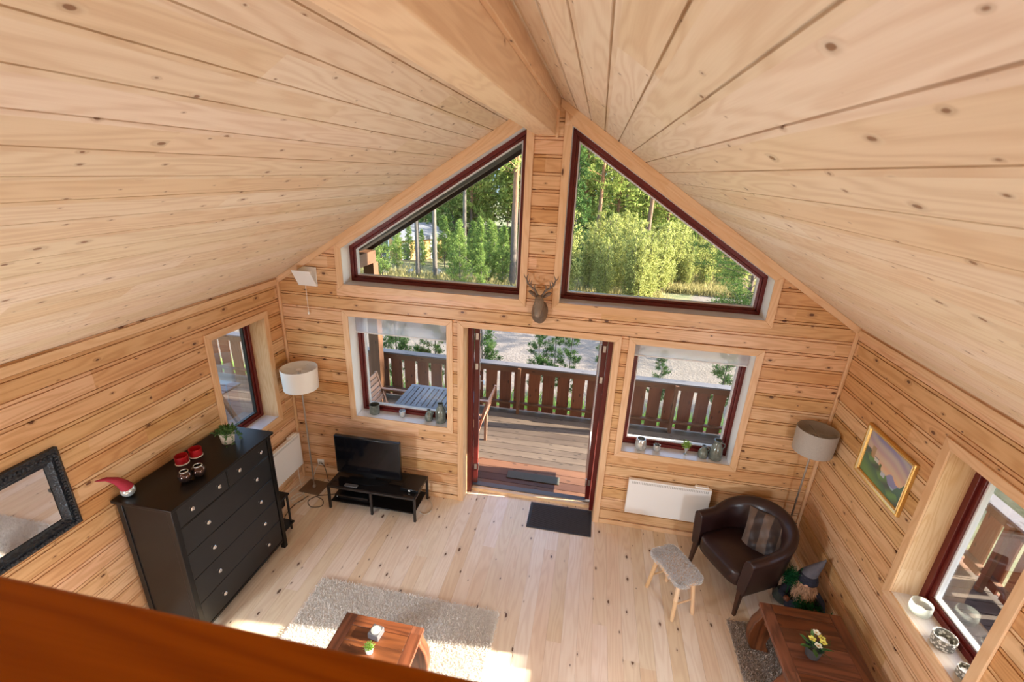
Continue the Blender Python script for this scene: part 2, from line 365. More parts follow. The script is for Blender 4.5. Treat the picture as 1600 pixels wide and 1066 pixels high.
    def build(s, name, mats, parent=None, smooth=False, bevel=0., ang=40, seg=2):
        me = bpy.data.meshes.new(name); me.from_pydata(s.v, [], s.f)
        uvl = me.uv_layers.new(name='UVMap'); uvl.data.foreach_set('uv', np.array(s.uv, dtype=np.float32).ravel())
        for m in (mats if isinstance(mats, (list, tuple)) else [mats]): me.materials.append(m)
        if any(s.mi): me.polygons.foreach_set('material_index', s.mi)
        if smooth or bevel:
            me.polygons.foreach_set('use_smooth', [True] * len(me.polygons)); me.update(); me.set_sharp_from_angle(angle=RAD(ang))
        me.update(); me.validate()
        o = bpy.data.objects.new(name, me); COL.objects.link(o)
        if parent is not None: o.parent = parent
        if bevel:
            b = o.modifiers.new('bevel', 'BEVEL'); b.width = bevel; b.segments = seg; b.limit_method = 'ANGLE'; b.angle_limit = RAD(35); b.harden_normals = False
        return o

def thing(name, label, cat, loc=(0, 0, 0), rotz=0., group=None):
    o = bpy.data.objects.new(name, None); COL.objects.link(o); o.empty_display_size = .1
    o.location = loc; o.rotation_euler = (0, 0, rotz); o['label'] = label; o['category'] = cat
    if group: o['group'] = group
    return o
def tag(o, label, cat, group=None):
    o['label'] = label; o['category'] = cat
    if group: o['group'] = group
    return o
def struct(o, label=None): 
    o['kind'] = 'structure'
    if label: o['label'] = label
    return o
def sroot(name, loc=(0, 0, 0)):
    o = bpy.data.objects.new(name, None); COL.objects.link(o); o.location = loc; o['kind'] = 'structure'; return o
def dup(root, loc, rotz=None, label=None, scale=None):
    r = root.copy(); COL.objects.link(r); r.location = loc
    if rotz is not None: r.rotation_euler = (0, 0, rotz)
    if scale: r.scale = scale if isinstance(scale, tuple) else (scale,) * 3
    if label: r['label'] = label
    for ch in list(root.children):
        c = ch.copy(); COL.objects.link(c); c.parent = r
        for g in ch.children:
            d = g.copy(); COL.objects.link(d); d.parent = c
    return r

# ------------------------------------------------------------------ panelled sheets
PANEL = [(0, 0), (.109, 0), (.110, .013), (.1145, .013), (.1155, .003), (.1345, .003), (.1355, .015), (.1412, .015), (.1425, 0)]
CEILP = [(0, 0), (.115, 0), (.116, .015), (.1225, .015), (.1235, .002), (.1425, 0)]
FLOORP = [(0, 0), (.1225, 0), (.1232, .002), (.1243, .002), (.125, 0)]
def sheet(mb, O, U, V, Nn, v0, v1, pitch, prof, lim, openings=(), voff=0.):
    O, U, V, Nn = map(Vector, (O, U, V, Nn))
    brk = sorted({b for o in openings for b in o[:2]} | {x for x in getattr(lim, 'brk', ())})
    k0 = int(math.floor((v0 - voff) / pitch)) - 1; k1 = int(math.ceil((v1 - voff) / pitch)) + 1
    flip = U.cross(V).dot(Nn) < 0
    for k in range(k0, k1):
        for (a, da), (b, db) in zip(prof[:-1], prof[1:]):
            va, vb = k * pitch + a + voff, k * pitch + b + voff
            cuts = [max(va, v0)] + [x for x in brk if max(va, v0) < x < min(vb, v1)] + [min(vb, v1)]
            if cuts[-1] <= cuts[0]: continue
            for p, q in zip(cuts[:-1], cuts[1:]):
                m = (p + q) / 2; dp = da + (db - da) * (p - va) / (vb - va); dq = da + (db - da) * (q - va) / (vb - va)
                act = sorted([o for o in openings if o[0] < m < o[1]], key=lambda o: o[2](m))
                E = [lambda v: lim(v)[0]] ; R_ = []
                for o in act: R_.append(o[2]); E.append(o[3])
                R_.append(lambda v: lim(v)[1])
                for el, er in zip(E, R_):
                    lp, rp, lq, rq = el(p), er(p), el(q), er(q)
                    if rp <= lp and rq <= lq: continue
                    rp = max(rp, lp); rq = max(rq, lq)
                    P = [O + U * uu + V * vv - Nn * dd for uu, vv, dd in ((lp, p, dp), (rp, p, dp), (rq, q, dq), (lq, q, dq))]
                    W = [(lp, p - voff), (rp, p - voff), (rq, q - voff - 1e-5), (lq, q - voff - 1e-5)]
                    if flip: P.reverse(); W.reverse()
                    mb.face(P, W)
def rect_open(a0, a1, b0, b1): return (b0, b1, lambda v: a0, lambda v: a1)

# polygon rings for windows: a = horizontal, b = vertical, d = outward depth
def offset(poly, w):
    n = len(poly); L = []
    ws = w if isinstance(w, (list, tuple)) else [w] * n
    for i in range(n):
        p, q = Vector(poly[i]), Vector(poly[(i + 1) % n]); t = (q - p).normalized(); nn = Vector((t.y, -t.x))
        L.append((p + nn * ws[i], t))
    out = []
    for i in range(n):
        (p, t), (q, s_) = L[i - 1], L[i]
        den = t.x * s_.y - t.y * s_.x; k = ((q.x - p.x) * s_.y - (q.y - p.y) * s_.x) / den
        r = p + t * k; out.append((r.x, r.y))
    return out
def ring(mb, inner, outer, mapf, d0, d1, edges=None, mi=0):
    n = len(inner)
    for i in (edges if edges is not None else range(n)):
        j = (i + 1) % n
        Q = [inner[i], inner[j], outer[j], outer[i]]
        P = [mapf(*q, d0) for q in Q] + [mapf(*q, d1) for q in Q]
        mb.poly(P, [(0, 1, 2, 3), (7, 6, 5, 4), (0, 4, 5, 1), (1, 5, 6, 2), (2, 6, 7, 3), (3, 7, 4, 0)], Vector(P[1]) - Vector(P[0]), mi)
def window(name, poly, mapf, label, casing=.064, jambmat='jambwood', sillmat='sillwhite', topmat=None, seal='seal', inset=.058, casing_edges=None, depth=.165, mullion=False):
    w = sroot(name); w['label'] = label
    n = len(poly)
    mb = MB(); ring(mb, offset(poly, -.001), offset(poly, casing), mapf, -.016, .0, casing_edges); mb.build('casing', M['trim'], w, bevel=.003)
    mb = MB(); ring(mb, poly, offset(poly, .014), mapf, .0005, .26, range(1, n)); mb.build('jamb', M[jambmat], w)
    mb = MB(); ring(mb, poly, offset(poly, .014), mapf, -.012, .26, [0]); mb.build('window_sill', M[sillmat], w)
    i1 = offset(poly, -inset * .6); i2 = offset(poly, -inset)
    mb = MB(); ring(mb, i1, poly, mapf, depth, .255); ring(mb, i2, i1, mapf, depth + .018, .245); mb.build('window_frame', M['red'], w, bevel=.003)
    i3 = offset(poly, -inset - .012)
    mb = MB(); ring(mb, i3, i2, mapf, depth + .03, .235); mb.build('glazing_bead', M[seal], w)
    mb = MB(); mb.prism(i3, mapf, depth + .045, depth + .050); mb.build('glass_pane', M['glass'], w)
    return w
gmap = lambda a, b, d: (a, d, b)
lmap = lambda a, b, d: (XL - d, a, b)     # a = y
rmap = lambda a, b, d: (XR + d, a, b)

# ------------------------------------------------------------------ the room shell
def off_open(poly, e=.012):
    q = offset(poly, e); return q
W1 = [(-2.0, .947), (-.925, .947), (-.925, 2.13), (-2.0, 2.13)]
W2 = [(.942, .947), (2.012, .947), (2.012, 2.13), (.942, 2.13)]
W3 = [(-2.017, 2.468), (-.195, 2.468), (-.195, 3.992), (-2.017, 2.830)]
W4 = [(.187, 2.468), (2.017, 2.468), (2.017, 2.830), (.187, 3.998)]
D1 = (-.745, .745, .0, 2.132)
def gl(v):
    if v <= roofz(XL): return (XL, XR)
    h = (ZR - v) / SL; return (-h, h)
gl.brk = (roofz(XL), roofz(XR))
def trap(poly, left):
    q = offset(poly, .010)
    (b0, b1) = (q[0][1], max(q[2][1], q[3][1])); sh = min(q[2][1], q[3][1])
    if left:
        xa = q[0][0]; top = q[2]; f = lambda v: xa if v <= sh else xa + (v - sh) / (top[1] - sh) * (top[0] - xa)
        return [(b0, sh, f, lambda v: q[1][0]), (sh, b1, f, lambda v: q[1][0])]
    xa = q[1][0]; top = q[3]; f = lambda v: xa if v <= sh else xa + (v - sh) / (top[1] - sh) * (top[0] - xa)
    return [(b0, sh, lambda v: q[0][0], f), (sh, b1, lambda v: q[0][0], f)]
def rop(p, e=.010): return rect_open(p[0][0] - e, p[1][0] + e, p[0][1] - e, p[2][1] + e)
ops = [rop(W1), rop(W2), rect_open(D1[0] - .01, D1[1] + .01, -.5, D1[3] + .01)] + trap(W3, True) + trap(W4, False)
mb = MB(); sheet(mb, (0, 0, 0), (1, 0, 0), (0, 0, 1), (0, -1, 0), 0, ZR, .1425, PANEL, gl, ops, voff=-.079)
struct(mb.build('wall_gable', M['wall']))
W5 = [(-.972, .98), (-.292, .98), (-.292, 2.118), (-.972, 2.118)]       # left wall, a = y
W6 = [(-2.0, .93), (-1.322, .93), (-1.322, 2.10), (-2.0, 2.10)]
sl = lambda v: (YB, 0)
mb = MB(); sheet(mb, (XL, 0, 0), (0, 1, 0), (0, 0, 1), (1, 0, 0), 0, roofz(XL), .1425, PANEL, sl, [rop(W5)], voff=-.02)
struct(mb.build('wall_left', M['wall']))
mb = MB(); sheet(mb, (XR, 0, 0), (0, 1, 0), (0, 0, 1), (-1, 0, 0), 0, roofz(XR), .1425, PANEL, sl, [rop(W6)], voff=-.05)
struct(mb.build('wall_right', M['wall']))
mb = MB(); sheet(mb, (0, YB, 0), (1, 0, 0), (0, 0, 1), (0, 1, 0), 0, ZR, .1425, PANEL, gl, [])
struct(mb.build('wall_back', M['wall']))
# outer skins so that the walls have thickness
mb = MB()
sheet(mb, (XL - .25, 0, 0), (0, 1, 0), (0, 0, 1), (-1, 0, 0), -.6, roofz(XL), 3., [(0, 0), (3., 0)], lambda v: (YB, .25), [rop(W5)])
sheet(mb, (XR + .25, 0, 0), (0, 1, 0), (0, 0, 1), (1, 0, 0), -.6, roofz(XR), 3., [(0, 0), (3., 0)], lambda v: (YB, .25), [rop(W6)])
def gl2(v): l, r = gl(v); return (l - (.25 if v < 2.4 else 0), r + (.25 if v < 2.4 else 0))
gl2.brk = gl.brk
sheet(mb, (0, .25, 0), (1, 0, 0), (0, 0, 1), (0, 1, 0), -.6, ZR, 6., [(0, 0), (6., 0)], gl2, ops)
struct(mb.build('wall_outside', M['railbrown']))
mb = MB(); sheet(mb, (0, 0, 0), (0, 1, 0), (1, 0, 0), (0, 0, 1), XL, XR, .125, FLOORP, lambda v: (YB, .20), voff=.02)
struct(mb.build('floor', M['floor']))
hyp = math.hypot(1, SL); cs, sn = 1 / hyp, SL / hyp; slen = abs(XL) * hyp
mb = MB(); sheet(mb, (0, 0, ZR), (0, 1, 0), (-cs, 0, -sn), (sn, 0, -cs), 0, slen, .1425, CEILP, lambda v: (YB, 0), voff=.03)
struct(mb.build('ceiling', M['ceil']))
mb = MB(); sheet(mb, (0, 0, ZR), (0, 1, 0), (cs, 0, -sn), (-sn, 0, -cs), 0, XR * hyp, .1425, CEILP, lambda v: (YB, 0), voff=-.008)
struct(mb.build('ceiling', M['ceil']))
# roof slabs with the overhang above the deck
for sg in (-1, 1):
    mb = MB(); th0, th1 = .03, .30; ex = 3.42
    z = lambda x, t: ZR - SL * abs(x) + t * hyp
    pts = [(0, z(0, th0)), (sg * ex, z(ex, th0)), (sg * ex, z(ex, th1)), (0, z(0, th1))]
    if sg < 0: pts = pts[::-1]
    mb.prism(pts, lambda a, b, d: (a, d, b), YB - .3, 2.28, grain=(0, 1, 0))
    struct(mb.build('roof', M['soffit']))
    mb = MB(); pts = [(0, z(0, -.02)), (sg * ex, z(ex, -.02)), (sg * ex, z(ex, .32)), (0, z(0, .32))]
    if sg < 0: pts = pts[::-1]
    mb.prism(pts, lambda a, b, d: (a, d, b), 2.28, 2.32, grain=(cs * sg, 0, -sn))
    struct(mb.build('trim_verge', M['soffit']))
# ridge beam
mb = MB(); mb.box(-.127, .052, YB, 0, 3.92, 4.30, grain=(0, 1, 0)); struct(mb.build('ceiling_beam', M['beam'], bevel=.006))
mb = MB()
mb.box(.052, .078, YB, 0, 4.10, 4.22, grain=(0, 1, 0)); mb.box(-.152, -.127, YB, 0, 4.055, 4.17, grain=(0, 1, 0))
struct(mb.build('trim_1', M['trim'], bevel=.004))
mb = MB(); mb.box(.052, .074, -.022, 0, 3.90, 4.16, grain=(0, 0, 1)); mb.box(-.149, -.127, -.022, 0, 3.90, 4.1, grain=(0, 0, 1)); struct(mb.build('trim_2', M['trim']))
# crown trims on the gable, corner trims, base boards
for i, sg in enumerate((-1, 1)):
    mb = MB(); x1 = abs(XL) if sg < 0 else XR
    pts = [(sg * .08, roofz(.08)), (sg * x1, roofz(x1)), (sg * x1, roofz(x1) - .055 * hyp), (sg * .08, roofz(.08) - .055 * hyp)]
    if sg > 0: pts = pts[::-1]
    mb.prism(pts, gmap, -.022, 0, grain=(cs * sg, 0, -sn)); struct(mb.build('trim_%d' % (3 + i), M['trim'], bevel=.003))
mb = MB(); mb.box(XL, XL + .028, -.028, 0, 0, roofz(XL + .03) - .05, grain=(0, 0, 1)); struct(mb.build('trim_5', M['trim'], bevel=.006))
mb = MB(); mb.box(XR - .028, XR, -.028, 0, 0, roofz(XR - .03) - .05, grain=(0, 0, 1)); struct(mb.build('trim_6', M['trim'], bevel=.006))
zt = roofz(XL)
mb = MB(); mb.box(XL, XL + .018, YB, -.028, zt - .075, zt - .012, grain=(0, 1, 0)); struct(mb.build('trim_7', M['trim'], bevel=.003))
mb = MB(); mb.box(XR - .018, XR, YB, -.028, zt - .065, zt - .012, grain=(0, 1, 0)); struct(mb.build('trim_8', M['trim'], bevel=.003))
mb = MB(); mb.box(XL + .028, -.81, -.014, 0, 0, .055, grain=(1, 0, 0)); mb.box(.81, XR - .028, -.014, 0, 0, .055, grain=(1, 0, 0)); struct(mb.build('baseboard_gable', M['trim'], bevel=.003))
mb = MB(); mb.box(XL, XL + .014, YB, -.028, 0, .055, grain=(0, 1, 0)); struct(mb.build('baseboard_left', M['trim'], bevel=.003))
mb = MB(); mb.box(XR - .014, XR, YB, -.028, 0, .055, grain=(0, 1, 0)); struct(mb.build('baseboard_right', M['trim'], bevel=.003))
# windows
window('window_1', W1, gmap, 'square window left of the terrace door', jambmat='white')
window('window_2', W2, gmap, 'square window right of the terrace door', jambmat='white')
window('window_3', W3, gmap, 'sloping upper window left of the deer head', jambmat='white', casing=.066)
window('window_4', W4, gmap, 'sloping upper window right of the deer head', jambmat='white', casing=.066)
window('window_5', W5, lmap, 'narrow window in the left wall above the black chest', sillmat='sillwhite', seal='blackseal', depth=.17)
window('window_6', W6, rmap, 'window in the right wall with three candle holders', sillmat='sillpale', inset=.075, depth=.17)
# terrace door: casing, frame, threshold, two leaves standing open outwards
dr = sroot('door_1'); dr['label'] = 'double terrace door standing open onto the deck'
dp = [(D1[0], -.02), (D1[1], -.02), (D1[1], D1[3]), (D1[0], D1[3])]
mb = MB(); ring(mb, dp, offset(dp, [.0, .064, .064, .064]), gmap, -.016, 0, (1, 2, 3)); mb.build('casing', M['trim'], dr, bevel=.003)
mb = MB(); ring(mb, dp, offset(dp, .014), gmap, .0005, .26, (1, 2, 3)); mb.build('jamb', M['jambwood'], dr)
mb = MB(); ring(mb, offset(dp, [0, -.045, -.045, -.045]), dp, gmap, .165, .26, (1, 2, 3)); mb.build('door_frame', M['red'], dr, bevel=.003)
mb = MB(); mb.box(D1[0], D1[1], .20, .30, -.10, .035, grain=(1, 0, 0)); mb.build('threshold', M['jambwood'], dr, bevel=.004)
mb = MB(); mb.box(D1[0] + .01, D1[1] - .01, .255, .33, -.06, .045); mb.build('threshold_cap', M['railcap'], dr, bevel=.004)
def door_leaf(hx, ang, sg):
    e = bpy.data.objects.new('door_leaf', None); COL.objects.link(e); e.parent = dr; e.location = (hx, .27, .06); e.rotation_euler = (0, 0, ang)
    # local: leaf extends along +x, thickness in y
    W_, H_, t = .69, 2.02, .055; m = lambda a, b, d: (a, d, b)
    outer = [(0, 0), (W_, 0), (W_, H_), (0, H_)]; inn = [(.1, .55), (W_ - .1, .55), (W_ - .1, H_ - .1), (.1, H_ - .1)]
    mb = MB(); ring(mb, inn, outer, m, -t / 2, t / 2); mb.box(.1, W_ - .1, -.012, .012, .1, .55, grain=(0, 0, 1)); mb.build('leaf_frame', M['red'], e, bevel=.004)
    mb = MB(); ring(mb, offset(inn, -.012), inn, m, -t / 2 + .004, t / 2 - .004); mb.build('glazing_bead', M['seal'], e)
    mb = MB(); mb.prism(offset(inn, -.01), m, -.003, .003); mb.build('glass_pane', M['glass'], e)
    for z in (.2, 1.5, 1.85):
        mb = MB(); mb.box(-.006, .004, -t / 4, t / 4, z, z + .07); mb.tube([(-.008, -sg * (t / 2 + .008), z - .008), (-.008, -sg * (t / 2 + .008), z + .085)], .008); mb.build('hinge', M['steel'], e)
    mb = MB(); mb.box(W_ - .075, W_ - .045, -t / 2 - .008, -t / 2, .95, 1.13); mb.tube([(W_ - .06, -t / 2 - .005, 1.06), (W_ - .06, -t / 2 - .05, 1.06), (W_ - .18, -t / 2 - .05, 1.06)], .009); mb.build('door_handle', M['steel'], e, smooth=True)
door_leaf(-.672, RAD(103), 1)
door_leaf(.672, RAD(90.5), -1)

# loft: floor slab and railing in front of the camera
mb = MB(); mb.box(XL, XR, YB, -4.02, 2.42, 2.62, grain=(1, 0, 0)); struct(mb.build('floor_loft', M['ceil']))
lr = thing('loft_railing', 'orange-brown stained loft railing across the blurred foreground', 'railing', (0, -4.04, 2.62))
mb = MB(); mb.box(XL + .001, XR - .001, -.095, .075, .535, .58, grain=(1, 0, 0)); mb.build('handrail', M['rail_in'], lr, bevel=.006)
mb = MB(); mb.box(XL + .01, XR - .01, -.02, .02, .06, .10, grain=(1, 0, 0)); mb.build('lower_rail', M['rail_in'], lr)
for x in (-2.70, -1.35, 0, 1.35, 2.70):
    mb = MB(); mb.box(x - .035, x + .035, -.03, .03, 0, .535, grain=(0, 0, 1)); mb.build('post', M['rail_in'], lr)
#@@OBJECTS
# ------------------------------------------------------------------ furniture: chest of drawers
ch = thing('chest_of_drawers', 'tall black-brown chest of drawers with round knobs against the left wall', 'chest of drawers', (-2.745, -2.108, 0))
# local: x depth (0 at the wall, .50 front), y width 0..1.08
def bx(name, mat, par, *b, bev=.003, grain=None):
    mb = MB(); mb.box(*b, grain=grain); return mb.build(name, M[mat], par, bevel=bev)
bx('top_board', 'black', ch, 0, .50, 0, 1.08, 1.285, 1.31)
mb = MB()
for y0, y1 in ((.025, .045), (1.035, 1.055)): mb.box(.03, .46, y0, y1, .10, 1.285)
mb.box(.03, .04, .03, 1.05, .10, 1.285); mb.box(.03, .46, .04, 1.04, .10, .12)
mb.build('body', M['black'], ch)
for x0, x1 in ((.02, .065), (.43, .475)):
    for y0, y1 in ((.018, .062), (1.018, 1.062)):
        mb = MB(); mb.box(x0, x1, y0, y1, 0, 1.285); mb.build('leg', M['black'], ch, bevel=.003)
bx('front_rail', 'black', ch, .445, .47, .06, 1.02, 1.262, 1.285); bx('front_rail', 'black', ch, .445, .47, .06, 1.02, .085, .108)
bx('front_rail', 'black', ch, .445, .466, .06, 1.02, 1.088, 1.096); bx('divider', 'black', ch, .445, .468, .534, .546, 1.09, 1.27)
def drawer(y0, y1, z0, z1, k):
    mb = MB(); mb.box(.435, .466, y0 + .003, y1 - .003, z0 + .003, z1 - .003)
    d = mb.build('drawer', M['blackfront'], ch, bevel=.003)
    for yk in k:
        zk = (z0 + z1) / 2 + .015
        m2 = MB(); m2.lathe([(.009, 0), (.006, .010), (.007, .014), (.0155, .020), (.017, .026), (.012, .032), (.001, .034)], (.466, yk, zk), 16, axis=(1, 0, 0)); m2.build('knob', M['chrome'], d, smooth=True)
drawer(.062, .534, 1.096, 1.262, (.17, .43)); drawer(.546, 1.018, 1.096, 1.262, (.65, .91))
zz = [.108, .353, .598, .843, 1.088]
for a, b in zip(zz[:-1], zz[1:]): drawer(.062, 1.018, a, b, (.27, .81))

# things on the chest
CT = 1.3105
def torus(mb, c, R, r, n=24, m=8, mi=0, axis=None):
    pts = []; q = Quaternion() if axis is None else Vector((0, 0, 1)).rotation_difference(Vector(axis).normalized())
    V = []
    for i in range(n):
        th = 2 * pi * i / n
        for j in range(m):
            ph = 2 * pi * j / m; V.append(Vector(c) + q @ Vector(((R + r * cos(ph)) * cos(th), (R + r * cos(ph)) * sin(th), r * sin(ph))))
    mb.poly(V, [(i * m + j, ((i + 1) % n) * m + j, ((i + 1) % n) * m + (j + 1) % m, i * m + (j + 1) % m) for i in range(n) for j in range(m)], None, mi)
g = thing('gnome_ornament', 'small silver gnome ornament with a long bent dark red hat on the black chest', 'ornament', (-2.665, -2.03, CT))
mb = MB(); mb.ball((0, 0, .046), .046, 14); mb.build('body', M['mercury'], g, smooth=True)
mb = MB(); mb.tube([(0, 0, .065), (-.01, -.012, .105), (-.03, -.035, .15), (-.055, -.075, .185), (-.075, -.13, .205)], [.043, .034, .025, .015, .003], 14); mb.build('hat', M['redfelt'], g, smooth=True)
def holder(x, y, label):
    t = thing('candle_holder', label, 'candle holder', (x, y, CT), group=None)
    mb = MB(); mb.lathe([(.043, 0), (.047, .01), (.047, .07), (.044, .07), (.044, .03), (.001, .03)], n=24); mb.build('cup', M['redglass'], t, smooth=True)
    mb = MB(); mb.lathe([(.047, -.0), (.050, .002), (.050, .008), (.047, .01)], n=24); mb.build('rim', M['white'], t, smooth=True)
holder(-2.625, -1.615, 'red round candle holder on the black chest, the one nearer the red-hatted ornament')
holder(-2.60, -1.505, 'red round candle holder on the black chest, the one nearer the potted plant')
def globe_holder(x, y, label, s_=1.):
    t = thing('glass_globe', label, 'ornament', (x, y, CT))
    mb = MB(); mb.lathe([(.022 * s_, 0), (.03 * s_, .004), (.043 * s_, .022), (.049 * s_, .045), (.043 * s_, .068), (.028 * s_, .084), (.026 * s_, .090), (.024 * s_, .086), (.04 * s_, .06), (.001, .012)], n=24); mb.build('globe', M['mercurydark'], t, smooth=True)
    mb = MB(); torus(mb, (0, 0, .088), .027 * s_, .004); mb.build('rim', M['mercury'], t, smooth=True)
globe_holder(-2.415, -1.80, 'dark bronze mirrored glass globe on the chest, darker one nearer the room end')
globe_holder(-2.375, -1.715, 'brown and silver mottled glass globe on the chest beside the darker globe', 1.05)
def leaves(mb, pts, L, W, dirs=None, n=2, jitter=1., mi=0, seed=0):
    r = random.Random(seed)
    for p in pts:
        for _ in range(n):
            d = Vector((r.gauss(0, 1), r.gauss(0, 1), r.gauss(0, 1))).normalized()
            if dirs is not None: d = (Vector(dirs) + d * jitter).normalized()
            sd_ = d.cross(Vector((r.gauss(0, 1), r.gauss(0, 1), r.gauss(0, 1)))).normalized()
            l = L * r.uniform(.6, 1.15); ww = W * r.uniform(.7, 1.2); p = Vector(p)
            b = len(mb.v); mb.v += [tuple(p - sd_ * .15 * ww), tuple(p + d * l * .45 + sd_ * ww * .5), tuple(p + d * l), tuple(p + d * l * .45 - sd_ * ww * .5)]
            mb.f.append((b, b + 1, b + 2, b + 3)); mb.uv += [(0, 0)] * 4; mb.mi.append(mi)
pp = thing('potted_plant', 'trailing green plant in a cream pot on the far end of the black chest', 'plant', (-2.50, -1.27, CT))
mb = MB(); mb.lathe([(.045, 0), (.050, .006), (.060, .09), (.062, .105), (.056, .105), (.053, .09), (.001, .088)], n=28); mb.build('pot', M['potcream'], pp, smooth=True)
mb = MB(); r = random.Random(3)
pts = [(r.gauss(0, .034), r.gauss(0, .034), .10 + r.random() * .045) for _ in range(230)]; leaves(mb, pts, .03, .014, seed=4)
for a0 in (0.3, .6, -.4, 2.9, 2.4, -.9, 1.2):
    L_ = r.uniform(.07, .14); mb2 = []
    for i in range(16):
        t = i / 15; mb2.append((cos(a0) * (.05 + .05 * t), sin(a0) * (.05 + .06 * t), max(.022, .12 + .02 * sin(t * 3) - L_ * t * t)))
    leaves(mb, mb2, .022, .012, n=3, seed=int(a0 * 10) + 20)
mb.build('foliage', M['herb'], pp)

# mirror
mr = thing('wall_mirror', 'rectangular mirror in a black carved frame on the left wall', 'mirror', (XL, -2.29, 1.29))
my0, my1, mz1 = -.60, 0, .585
mm = lambda a, b, d: (d, a, b)
outer = [(my0, 0), (my1, 0), (my1, mz1), (my0, mz1)]; inn = offset(outer, -.095)
mb = MB()
prof = [(0, .0), (0, .028), (.018, .042), (.04, .034), (.062, .045), (.078, .028), (.095, .018)]
for (w0, d0), (w1, d1) in zip(prof[:-1], prof[1:]):
    A = offset(outer, -w0); B = offset(outer, -w1)
    for i in range(4):
        j = (i + 1) % 4; mb.poly([mm(*A[i], d0), mm(*A[j], d0), mm(*B[j], d1), mm(*B[i], d1)], [(0, 1, 2, 3)], (0, 1, 0))
for i in range(4):
    j = (i + 1) % 4; A = offset(outer, -.03); p, q = Vector(A[i]), Vector(A[j]); nb = int((q - p).length / .022)
    for k in range(nb):
        c = p.lerp(q, (k + .5) / nb); mb.ball(mm(c.x, c.y, .036), .011, 5)
        c2 = c + (Vector((my0 / 2, mz1 / 2)) - c).normalized() * .032; 
mb.build('frame', M['mframe'], mr, smooth=True, ang=30)
mb = MB(); mb.prism(offset(outer, -.09), mm, .006, .014); mb.build('mirror_glass', M['mirror'], mr)

# panel heaters
def heater(label, x0, x1, z0, z1, loc, rot):
    h = thing('panel_heater', label, 'heater', loc, rot)      # local: x along the wall, front at -y
    mb = MB(); mb.box(x0, x1, -.075, -.03, z0, z1); mb.build('body', M['enamel'], h, bevel=.005)
    mb = MB()
    n_ = 46
    for i in range(n_):
        xx = x0 + .03 + (x1 - x0 - .06) * (i + .2) / n_; mb.box(xx, xx + (x1 - x0 - .06) / n_ * .6, -.0765, -.074, z1 - .042, z1 - .016)
    mb.build('grille', M['grille'], h)
    mb = MB(); mb.box(x0 + .1, x1 - .1, -.03, 0, z0 + .08, z1 - .08); mb.build('wall_bracket', M['enamel'], h)
    mb = MB(); mb.box(x1 - .16, x1 - .03, -.055, -.02, z1 - .01, z1 + .014); mb.build('thermostat', M['enamel'], h, bevel=.003)
    return h
heater('long white panel heater on the gable wall beside the leather armchair', 1.062, 1.885, .245, .665, (0, 0, 0), 0)
heater('white panel heater on the left wall behind the black chest', .08, .86, .235, .665, (XL, 0, 0), pi / 2)
bpy.context.view_layer.update()
# heater on the left wall: local x runs away from the gable
COL.objects['panel_heater.001'].rotation_euler = (0, 0, pi / 2); COL.objects['panel_heater.001'].location = (XL, -.94, 0)

# floor lamps
fl = thing('floor_lamp', 'floor lamp with a white drum shade in the left corner', 'lamp', (-2.52, -.185, 0))
mb = MB(); mb.box(-.13, .13, -.115, .115, 0, .014, R=Matrix.Rotation(RAD(-3), 3, 'Z')); mb.build('base', M['darksteel'], fl, bevel=.003)
mb = MB(); mb.tube([(0, 0, .012), (0, 0, 1.52)], .0085, 12); mb.lathe([(.02, .012), (.02, .03), (.009, .045)], n=14); mb.build('pole', M['steel'], fl, smooth=True)
mb = MB(); mb.lathe([(.176, 1.315), (.178, 1.317), (.188, 1.555), (.187, 1.558), (.184, 1.555), (.174, 1.318)], n=48); mb.f.pop(); mb.mi.pop(); 
mb.uv = mb.uv[:-48]; mb.f.pop(); mb.mi.pop(); mb.uv = mb.uv[:-48]
mb.build('lamp_shade', M['shade'], fl, smooth=True)
mb = MB(); mb.tube([(-.185, 0, 1.53), (.185, 0, 1.53)], .003, 6); mb.tube([(0, -.185, 1.53), (0, .185, 1.53)], .003, 6); mb.lathe([(.018, 1.44), (.018, 1.52), (.03, 1.535), (.001, 1.54)], n=12); mb.build('shade_holder', M['white'], fl, smooth=True)
fr_ = thing('floor_lamp', 'floor lamp with a grey woven drum shade behind the armchair', 'lamp', (2.615, -.165, 0))
mb = MB(); mb.lathe([(.13, 0), (.13, .015), (.02, .022), (.009, .03)], n=32); mb.build('base', M['steel'], fr_, smooth=True)
mb = MB(); mb.tube([(0, 0, .02), (0, 0, 1.50)], .0085, 12); mb.build('pole', M['steel'], fr_, smooth=True)
mb = MB(); mb.lathe([(.160, 1.315), (.162, 1.317), (.168, 1.545), (.166, 1.548), (.163, 1.545), (.157, 1.318)], n=48)
for _ in range(2): mb.f.pop(); mb.mi.pop(); mb.uv = mb.uv[:-48]
mb.build('lamp_shade', M['greyshade'], fr_, smooth=True)
mb = MB(); mb.tube([(-.16, 0, 1.50), (.16, 0, 1.50)], .003, 6); mb.tube([(0, -.16, 1.50), (0, .16, 1.50)], .003, 6); mb.lathe([(.018, 1.42), (.018, 1.49), (.001, 1.5)], n=12); mb.build('shade_holder', M['steel'], fr_, smooth=True)
mb = MB(); mb.tube([(.0, -.01, 1.30), (.02, -.03, 1.2), (.022, -.032, .96)], .0015, 6); mb.ball((.022, -.032, .95), .01, 8); mb.build('pull_cord', M['gold'], fr_, smooth=True)

